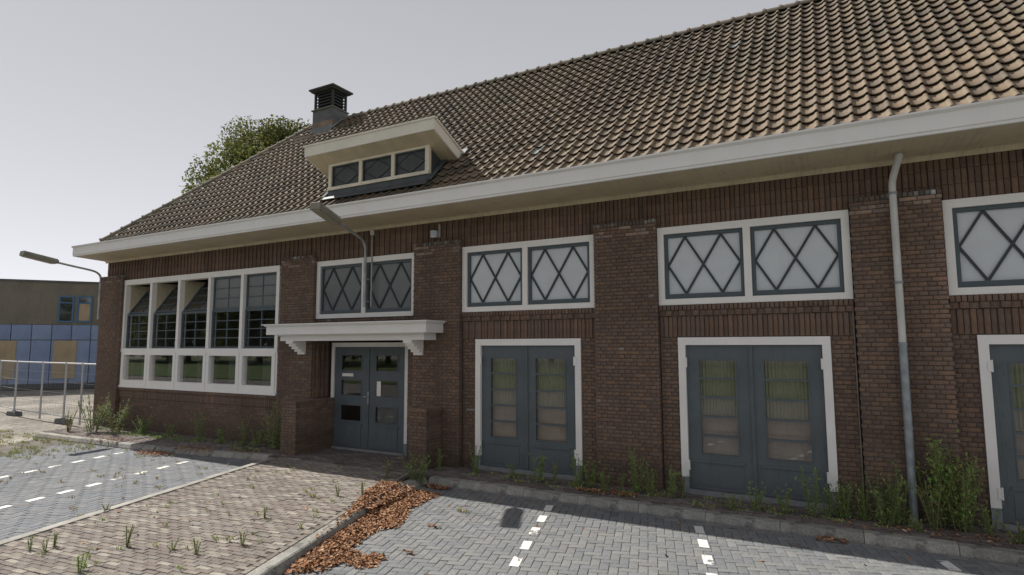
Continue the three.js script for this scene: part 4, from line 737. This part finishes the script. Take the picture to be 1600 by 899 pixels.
{ // the row across the street, seen only in the window glass
  const t0 = makeTree(77, [-84, 0, 52], 'street tree across the road, mirrored in the windows', 5.5, 7.6, 90, 120, 0.28, 'trees across the road');
  [[-66, 56], [-52, 50], [-41, 55], [-28, 50], [-15, 57], [-2, 52], [12, 55], [28, 50]].forEach(([x, z], i) => { const c = t0.clone(); c.name = numbered('tree'); scene.add(c); c.position.set(x, 0, z); c.rotation.y = i * 1.3; c.scale.setScalar(0.85 + 0.3 * hash(i, 2, 9)); });
  const b0 = makeTree(78, [-62, 0, 47], 'low bushy tree across the road, added to darken the big window reflection', 5.2, 4.4, 90, 130, 0.28, 'added bushy trees across the road');  // added to close bright gaps under the crowns in the mirrored view
  [[-70, 45], [-78, 48], [-86, 45], [-94, 47], [-102, 44], [-110, 46], [-118, 43], [-127, 45], [-55, 44]].forEach(([x, z], i) => { const c = b0.clone(); c.name = numbered('tree'); scene.add(c); c.position.set(x, 0, z); c.rotation.y = i * 2.1; c.scale.setScalar(1.05 + 0.4 * hash(i, 5, 9)); });
}
{ // low office block on the left
  const A = [-43.3, -3.5], B = [-33.6, -16.4], len = Math.hypot(B[0] - A[0], B[1] - A[1]);
  const o = thing('office_building', [A[0], 0, A[1]], 'low flat roofed building with blue panels and boarded windows at far left', 'building'); o.rotation.y = Math.atan2(-(B[1] - A[1]), B[0] - A[0]);
  // local x along the facade, local +z towards the camera side
  const up = mat(0.20, 0.185, 0.15, { map: T.paint }), blue = [mat(0.205, 0.285, 0.47, { map: T.paint, roughness: 0.5 }), mat(0.23, 0.31, 0.49, { map: T.paint, roughness: 0.5 }), mat(0.19, 0.265, 0.45, { map: T.paint, roughness: 0.5 })];
  const ply = mat(0.42, 0.34, 0.22, { map: T.paint });
  part('wall', [box(-8, len, 0, 6.25, -12, -0.12), box(-8, len, 3.76, 6.25, -0.12, 0)], up, o, 0.5); part('roof_edge', box(-8.05, len + 0.05, 6.25, 6.36, -12.05, 0.05), mat(0.10, 0.10, 0.095), o); part('plinth', box(-8, len, 0, 0.32, -0.12, 0.02), mat(0.05, 0.055, 0.06), o);
  const pw = 0.95; for (let i = -8; i < len / pw - 0.2; i++) { const x = 0.15 + i * pw; part('blue_panel', box(x + 0.02, x + pw - 0.02, 2.88, 3.74, -0.12, 0.0), blue[((i * 7) % 3 + 3) % 3], o); part('blue_panel', box(x + 0.02, x + pw - 0.02, 0.33, 2.84, -0.12, -0.01), blue[((i * 5 + 1) % 3 + 3) % 3], o); }
  for (const [a, b] of [[1.9, 3.3], [5.04, 6.15]]) part('boarded_window', box(a, b, 0.62, 2.82, -0.012, 0.03), ply, o);
  for (const [x, bd] of [[5.14, 0], [6.05, 1]]) { const w = part('window', frameG(x, x + 0.76, 3.90, 5.48, 0.09, 0.001, 0.06), mat(0.07, 0.15, 0.26), o); part('pane', box(x + 0.09, x + 0.67, 3.99, 5.39, 0.002, 0.02), M.darkGlass, w); part('transom', box(x + 0.09, x + 0.67, 5.02, 5.10, 0.02, 0.05), mat(0.07, 0.15, 0.26), w); if (bd) part('board', box(x + 0.11, x + 0.65, 4.01, 5.01, 0.021, 0.04), ply, w); }
}
{ // temporary site fence
  const P = [[-29.1, -0.9], [-26.74, -0.52], [-24.3, -0.3], [-22.5, -0.2], [-21.25, -0.1], [-19.95, 0.02]];
  const labels = ['fence panel cut by the left edge of the photo', 'second fence panel from the left', 'middle fence panel before the boarded window', 'fence panel with the concrete foot at its left post', 'short fence panel ending at the brick corner'];
  const gm = mat(0.40, 0.41, 0.42, { roughness: 0.4, metalness: 0.4 }), wire = mat(0.33, 0.34, 0.35, { roughness: 0.5, metalness: 0.4 });
  for (let i = 0; i + 1 < P.length; i++) {
    const [ax, az] = P[i], [bx, bz] = P[i + 1], L = Math.hypot(bx - ax, bz - az), o = thing('wire_fence', [ax, 0, az], labels[i], 'fence', 'temporary wire fence panels left of the building'); o.rotation.y = Math.atan2(-(bz - az), bx - ax);
    part('post', new THREE.CylinderGeometry(0.032, 0.032, 1.97, 10).translate(0.03, 0.99, 0), gm, o); if (i === P.length - 2) part('post', new THREE.CylinderGeometry(0.03, 0.03, 1.97, 10).translate(L - 0.03, 0.99, 0), gm, o);
    part('rail', [new THREE.CylinderGeometry(0.026, 0.026, L - 0.06, 10).rotateZ(Math.PI / 2).translate(L / 2, 1.93, 0), ], mat(0.52, 0.52, 0.53, { roughness: 0.45, metalness: 0.2 }), o);
    part('lower_rail', new THREE.CylinderGeometry(0.02, 0.02, L - 0.06, 8).rotateZ(Math.PI / 2).translate(L / 2, 0.2, 0), gm, o);
    const ws = []; for (let x = 0.12; x < L - 0.05; x += 0.12) ws.push(box(x - 0.002, x + 0.002, 0.2, 1.93, -0.002, 0.002)); for (const y of [0.6, 0.95, 1.3, 1.62]) ws.push(box(0.04, L - 0.04, y - 0.004, y + 0.004, 0.002, 0.010)); part('wire_mesh', ws, wire, o);
  }
  [[-26.74, -0.52, 'concrete fence foot at the far left'], [-22.5, -0.2, 'concrete fence foot nearest to the building']].forEach(([x, z, l]) => { const f = thing('concrete_foot', [x, 0, z], l, 'fence foot', 'feet carrying the wire fence'); const g = new THREE.ExtrudeGeometry(new THREE.Shape([[-0.36, 0], [0.36, 0], [0.30, 0.13], [-0.30, 0.13]].map(p => new THREE.Vector2(...p))), { depth: 0.2, bevelEnabled: true, bevelSize: 0.015, bevelThickness: 0.015, bevelSegments: 1 }).translate(0, -0.03, -0.12); part('block', g, mat(0.16, 0.165, 0.17, { map: T.conc }), f); part('socket', new THREE.CylinderGeometry(0.06, 0.06, 0.05, 10).translate(0, 0.12, 0), mat(0.10, 0.10, 0.10), f); });
}

const renderer = new THREE.WebGLRenderer({ antialias: true });
renderer.setSize(1024, 575);
renderer.shadowMap.enabled = true;
renderer.toneMapping = THREE.LinearToneMapping;
renderer.toneMappingExposure = EXPOSURE;
renderer.render(scene, camera);
